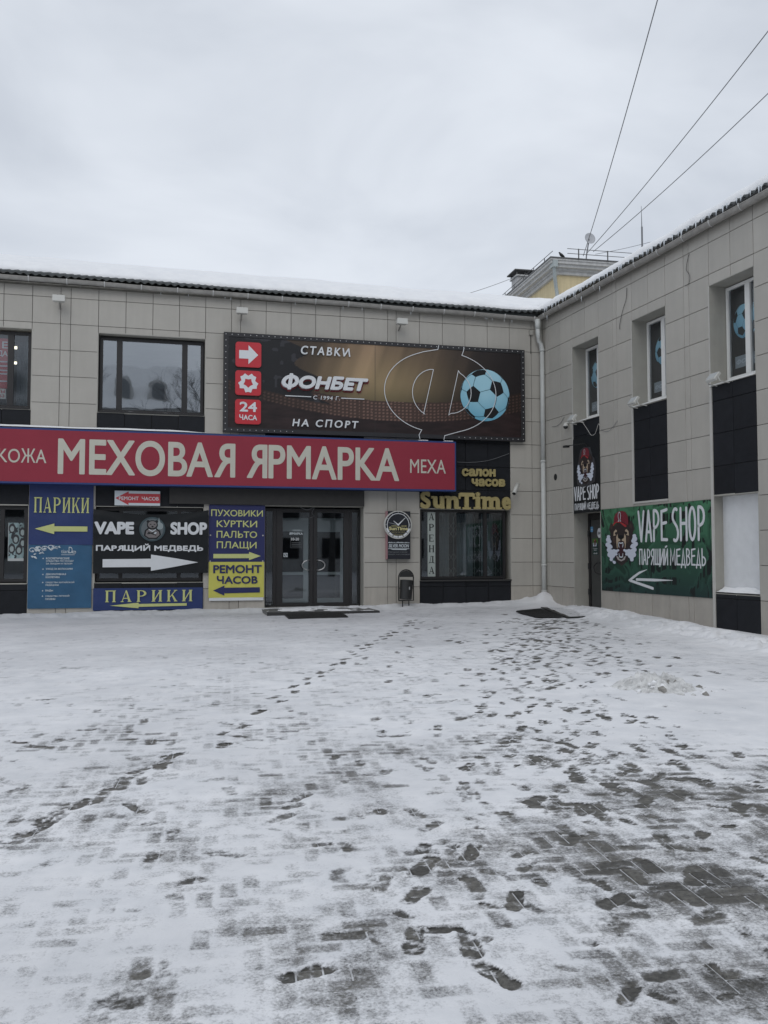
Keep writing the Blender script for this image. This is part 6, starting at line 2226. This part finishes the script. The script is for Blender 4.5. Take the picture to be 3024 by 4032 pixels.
cable(FR, [(0.5, 0.01, 4.78), (0.8, 0.02, 4.76), (1.0, 0.01, 4.83), (1.15, 0.01, 4.93)], 0.005, M_WIRE, 'thin grey cable sagging on the tiles left of the dome camera')
cable(FW, [(-2.37, 0.03, 3.86), (-2.0, 0.03, 3.86), (-1.5, 0.03, 3.93), (-0.95, 0.02, 4.12)], 0.006, M_WIRE, 'thin cable crossing the black panel above the gold lettering')
cable(FW, [(-6.4, -0.1, 2.69), (-6.2, -0.05, 2.60), (-6.02, -0.05, 2.66), (-6.05, -0.2, 2.54), (-5.98, -0.3, 2.46), (-6.1, -0.3, 2.42)], 0.006, M_WIRE, 'tangled thin cable hanging over the entrance doors')

# ------------------------------------------------------------------ yellow house behind
YH = thing('yellow_house', 'tall yellow plastered house with a grey cornice rising behind the corner of the shops', 'building', FW, (12, -22, 0))
FY = Matrix.Translation((5.855, 12.0, 0)) @ Matrix.Rotation(math.radians(-2.7), 4, 'Z')
ov = 0.55
MB(FY).box(ov, 15, -24, -ov, -0.2, 13.3).build('wall', M_YWALL, YH)
cn = MB(FY)
for o0, z0, z1 in ((0.42, 13.28, 13.42), (0.34, 13.42, 13.50), (0.16, 13.50, 13.62), (0.05, 13.62, 13.74), (0.0, 13.74, 13.80)):
    cn.box(o0, 15.4, -24.4, -o0, z0, z1)
cn.build('cornice', M_CORN, YH)
MB(FY).box(-0.02, 15.5, -24.5, 0.02, 13.80, 13.86).build('eave_sheet', M_RAIL, YH)
# low hipped roof with snow
rf = MB(FY)
rf.add([(0.0, 0.0, 13.86), (15.5, 0, 13.86), (15.5, 24.5, 13.86), (0, 24.5, 13.86), (7, 8, 15.2), (8.5, 16, 15.2)], [(0, 1, 4), (1, 2, 5, 4), (2, 3, 5), (3, 0, 4, 5)])
rf.build('roof', M_ROOF, YH)
u, zz = np.meshgrid(np.linspace(0.9, 9, 120), np.linspace(0, 1, 8))
grid_mesh('roof_snow', u, 0.1 + zz * 1.2, 13.87 + 0.16 * zz + 0.10 * (fbm(u * 1.5, zz, 4, 5)) * np.sin(np.clip(zz, 0.05, 0.95) * 3.1), M_SNOW, YH, F=FY)
rl = MB(FY)
for k in range(8):
    x = 1.22 + 1.3 * k
    rl.tube([(x, 0.05, 13.8), (x, 0.05, 14.24)], 0.028, 6)
rl.tube([(0.72, 0.05, 14.02), (6.5, 0.05, 14.02)], 0.014, 5).tube([(0.72, 0.05, 14.22), (3.3, 0.05, 14.22)], 0.014, 5).tube([(3.3, 0.05, 14.22), (9, 0.05, 14.22)], 0.014, 5)
for k in range(12):
    y = 0.8 + 1.25 * k
    rl.tube([(0.05, -y, 13.8), (0.05, -y, 14.05)], 0.02, 6)
rl.tube([(0.05, 0.1, 14.05), (0.05, -15, 14.05)], 0.014, 5)
rl.build('roof_railing', M_RAIL, YH)
hp_ = MB(FY)
hp_.box(0.10, 0.32, -0.36, -0.0, 13.45, 13.74)
hp_.tube([(0.20, -0.12, 13.6), (0.30, -0.30, 13.1), (0.42, -0.46, 12.7), (0.46, -0.46, 12.5), (0.46, -0.46, 2)], 0.075, 10)
hp_.build('downpipe', mat('zinc_pipe', (0.36, 0.40, 0.40), 0.5, streak=0.1), YH)
ch = MB(FY)
ch.box(2.25, 3.15, -11.0, -10.1, 13.8, 16.35)
CHM = ch.build('chimney', mat('chimney_plaster', (0.42, 0.42, 0.42), 0.85, var=0.15), YH)
MB(FY).box(2.17, 3.23, -11.08, -10.02, 16.35, 16.43).build('ledge', M_CORN, CHM)
lg = MB(FY)
for x, y in ((2.2, 10.05), (3.12, 10.05), (2.2, 10.97), (3.12, 10.97), (2.65, 10.05)):
    lg.box(x, x + 0.05, -y - 0.05, -y, 16.43, 16.62)
lg.box(2.05, 3.35, -11.2, -9.9, 16.62, 16.68)
lg.build('chimney_cowl', M_RAIL, CHM)
for fl_ in range(3):
    for x in (2.2, 4.8, 7.4, 10.0):
        z = 9.9 - 3.3 * fl_
        W_ = MB(FY).box(x, x + 1.1, -ov - 0.1, -ov + 0.02, z, z + 1.7).build('window', M_WFRAME, YH)
        MB(FY).poly([(x + 0.08, z + 0.08), (x + 1.02, z + 0.08), (x + 1.02, z + 1.62), (x + 0.08, z + 1.62)], -ov + 0.024).build('pane', M_BLK, W_)

SD = thing('satellite_dish', 'white satellite dish on a thin pole on the yellow house roof', 'satellite dish', FW, (8.0, -12.9, 13.9))
bm = bmesh.new()
Mx = Matrix.Translation((8.1, 12.85, 15.12)) @ Matrix.Rotation(math.radians(82), 4, 'X')
vs_ = [bm.verts.new((0, 0, -0.05))]
for r in (0.13, 0.25):
    vs_ += [bm.verts.new((r * math.cos(t), r * math.sin(t), -0.05 + r * r * 0.8)) for t in np.linspace(0, 2 * math.pi, 21)[:-1]]
for k in range(20):
    bm.faces.new((vs_[0], vs_[1 + k], vs_[1 + (k + 1) % 20]))
    bm.faces.new((vs_[1 + k], vs_[21 + k], vs_[21 + (k + 1) % 20], vs_[1 + (k + 1) % 20]))
me = bpy.data.meshes.new('dish')
bm.to_mesh(me)
bm.free()
me.materials.append(mat('dish_grey', (0.42, 0.43, 0.45), 0.5))
link(bpy.data.objects.new('dish', me), SD, Mx)
MB().tube([(7.9, -12.9, 13.9), (7.95, -12.9, 14.4), (8.08, -12.9, 15.1)], 0.03, 6).build('pole', M_WIRE, SD)
AM = thing('antenna_mast', 'thin upright antenna mast standing behind the snowy eave of the right wing', 'antenna', FW, (8.9, -10, 8))
MB().tube([(8.9, -10, 8.0), (8.9, -10, 14.65)], 0.035, 8).build('lower_tube', M_WIRE, AM)
MB().tube([(8.895, -10, 14.6), (8.885, -10, 15.5)], [0.022, 0.008], 6).build('upper_rod', M_WIRE, AM)
BR = thing('pigeon', 'dark pigeon perched on the cornice edge of the yellow house', 'bird', FW, (6.52, -12.3, 13.9))
px_, pz_ = 6.5, 14.04
MB().tube([(px_ + 0.16, -12.3, pz_ - 0.09), (px_ + 0.08, -12.3, pz_ - 0.03), (px_ - 0.02, -12.3, pz_ + 0.03), (px_ - 0.08, -12.3, pz_ + 0.09), (px_ - 0.11, -12.3, pz_ + 0.13), (px_ - 0.15, -12.3, pz_ + 0.12)],
          [0.012, 0.05, 0.07, 0.045, 0.032, 0.006], 8).build('body', M_BLKM, BR, smooth=True)
MB().tube([(px_, -12.32, pz_ - 0.03), (px_, -12.32, pz_ - 0.17)], 0.006, 4).tube([(px_, -12.28, pz_ - 0.03), (px_, -12.28, pz_ - 0.17)], 0.006, 4).build('legs', M_BLKM, BR)

# overhead cables from the yellow house over the square
def span(p, q, sag, r, label):
    pts = []
    for k in range(25):
        t = k / 24
        pts.append((p[0] + (q[0] - p[0]) * t, -(p[1] + (q[1] - p[1]) * t), p[2] + (q[2] - p[2]) * t - sag * 4 * t * (1 - t)))
    o = MB().tube(pts, r, 5).build('overhead_cable', M_WIRE, None)
    tag(o, label, 'cable', 'overhead cables')


def ext(p, q, k):
    return tuple(p[i] + (q[i] - p[i]) * k for i in range(3))


A1 = (7.40, 12.13, 14.05)
span(A1, ext(A1, (1.25, -3.8, 14.5), 1.25), 0.25, 0.014, 'steepest overhead cable rising from the yellow house roof to the top edge')
span((7.6, 12.2, 14.2), ext(A1, (4.5, -3.85, 14.5), 1.25), 0.2, 0.014, 'middle overhead cable crossing the sky to the upper right corner')
span((7.9, 12.2, 14.3), ext(A1, (6.5, -1.2, 14.5), 1.25), 0.2, 0.014, 'lowest overhead cable passing behind the antenna mast')
span((8.0, 12.2, 14.2), (10.6, 12.2, 14.95), 0.03, 0.010, 'short pale cable from the yellow house roof to the right')
span((-2, 9, 10.2), (6.0, 15.5, 14.2), 0.2, 0.010, 'thin cable from the left wing ridge to the yellow house')

# block of flats across the square behind the viewer (seen only as a reflection)
OB = thing('opposite_building', 'pale snowy roofed house across the square, seen only in window reflections', 'building', FW, (-10, 66, 0))
MB().box(-45, 25, 60, 74, -0.2, 14.6).build('wall', M_CORN, OB)
MB().add([(-45, -59.5, 14.6), (25, -59.5, 14.6), (25, -66, 19.6), (-45, -66, 19.6), (25, -74, 14.6), (-45, -74, 14.6)], [(0, 1, 2, 3), (3, 2, 4, 5), (1, 4, 2), (0, 3, 5)]).build('roof', M_SNOW, OB)
w_ = MB()
for x in range(-43, 24, 4):
    for z in (1.2, 4.8, 8.4, 11.6):
        w_.box(x, x + 1.8, 59.9, 60.01, z, z + 1.9)
w_.build('windows', M_BLK, OB, kind='stuff')
for x in list(range(-41, 22, 9)) + list(range(-38, 22, 9)):
    MB().poly([(x, 15.6), (x + 1.6, 15.6)] + arc(x + 0.8, 16.9, 0.8, 0.9, 0, 180, 8), 63.0, 2.0).build('dormer', M_CORN, OB)
    MB().poly([(x + 0.25, 15.9), (x + 1.35, 15.9)] + arc(x + 0.8, 16.9, 0.55, 0.6, 0, 180, 8), 60.98, 0.0).build('dormer_window', M_GREY, OB)
rgt = random.Random(21)
for n_t, (tx, ty) in enumerate(((-4.5, 38), (2.5, 42), (-17, 44))):
    TR = thing('bare_tree', ['bare tree behind the viewer, left one of the reflected trees', 'bare tree behind the viewer nearest the reflected house corner', 'bare tree behind the viewer, farthest left'][n_t], 'tree', FW, (tx, ty, 0), 'bare trees reflected in the windows')
    tb = MB().tube([(tx, ty, -0.1), (tx + 0.1, ty, 4), (tx, ty, 9)], [0.28, 0.2, 0.12], 8)
    tb.build('trunk', M_DWIRE, TR)
    cb = MB()

    def grow(p, d_, L_, r_, lv):
        q = p + d_ * L_
        cb.tube([tuple(p), tuple((p + q) / 2 + Vector((rgt.uniform(-.1, .1), 0, 0)) * L_), tuple(q)], [r_, r_ * 0.8, r_ * 0.55], 4, cap=False)
        if lv > 0:
            for _ in range(3):
                dd_ = (d_ + Vector((rgt.uniform(-1, 1), rgt.uniform(-1, 1), rgt.uniform(-0.2, 0.8))) * 0.75).normalized()
                grow(q, dd_, L_ * rgt.uniform(0.6, 0.8), r_ * 0.55, lv - 1)
    for k in range(6):
        a_ = k * 1.05
        grow(Vector((tx, ty, 4.5 + k * 0.8)), Vector((math.cos(a_), math.sin(a_), 0.8)).normalized(), 3.0, 0.09, 4)
    cb.build('crown', M_DWIRE, TR, kind='stuff')
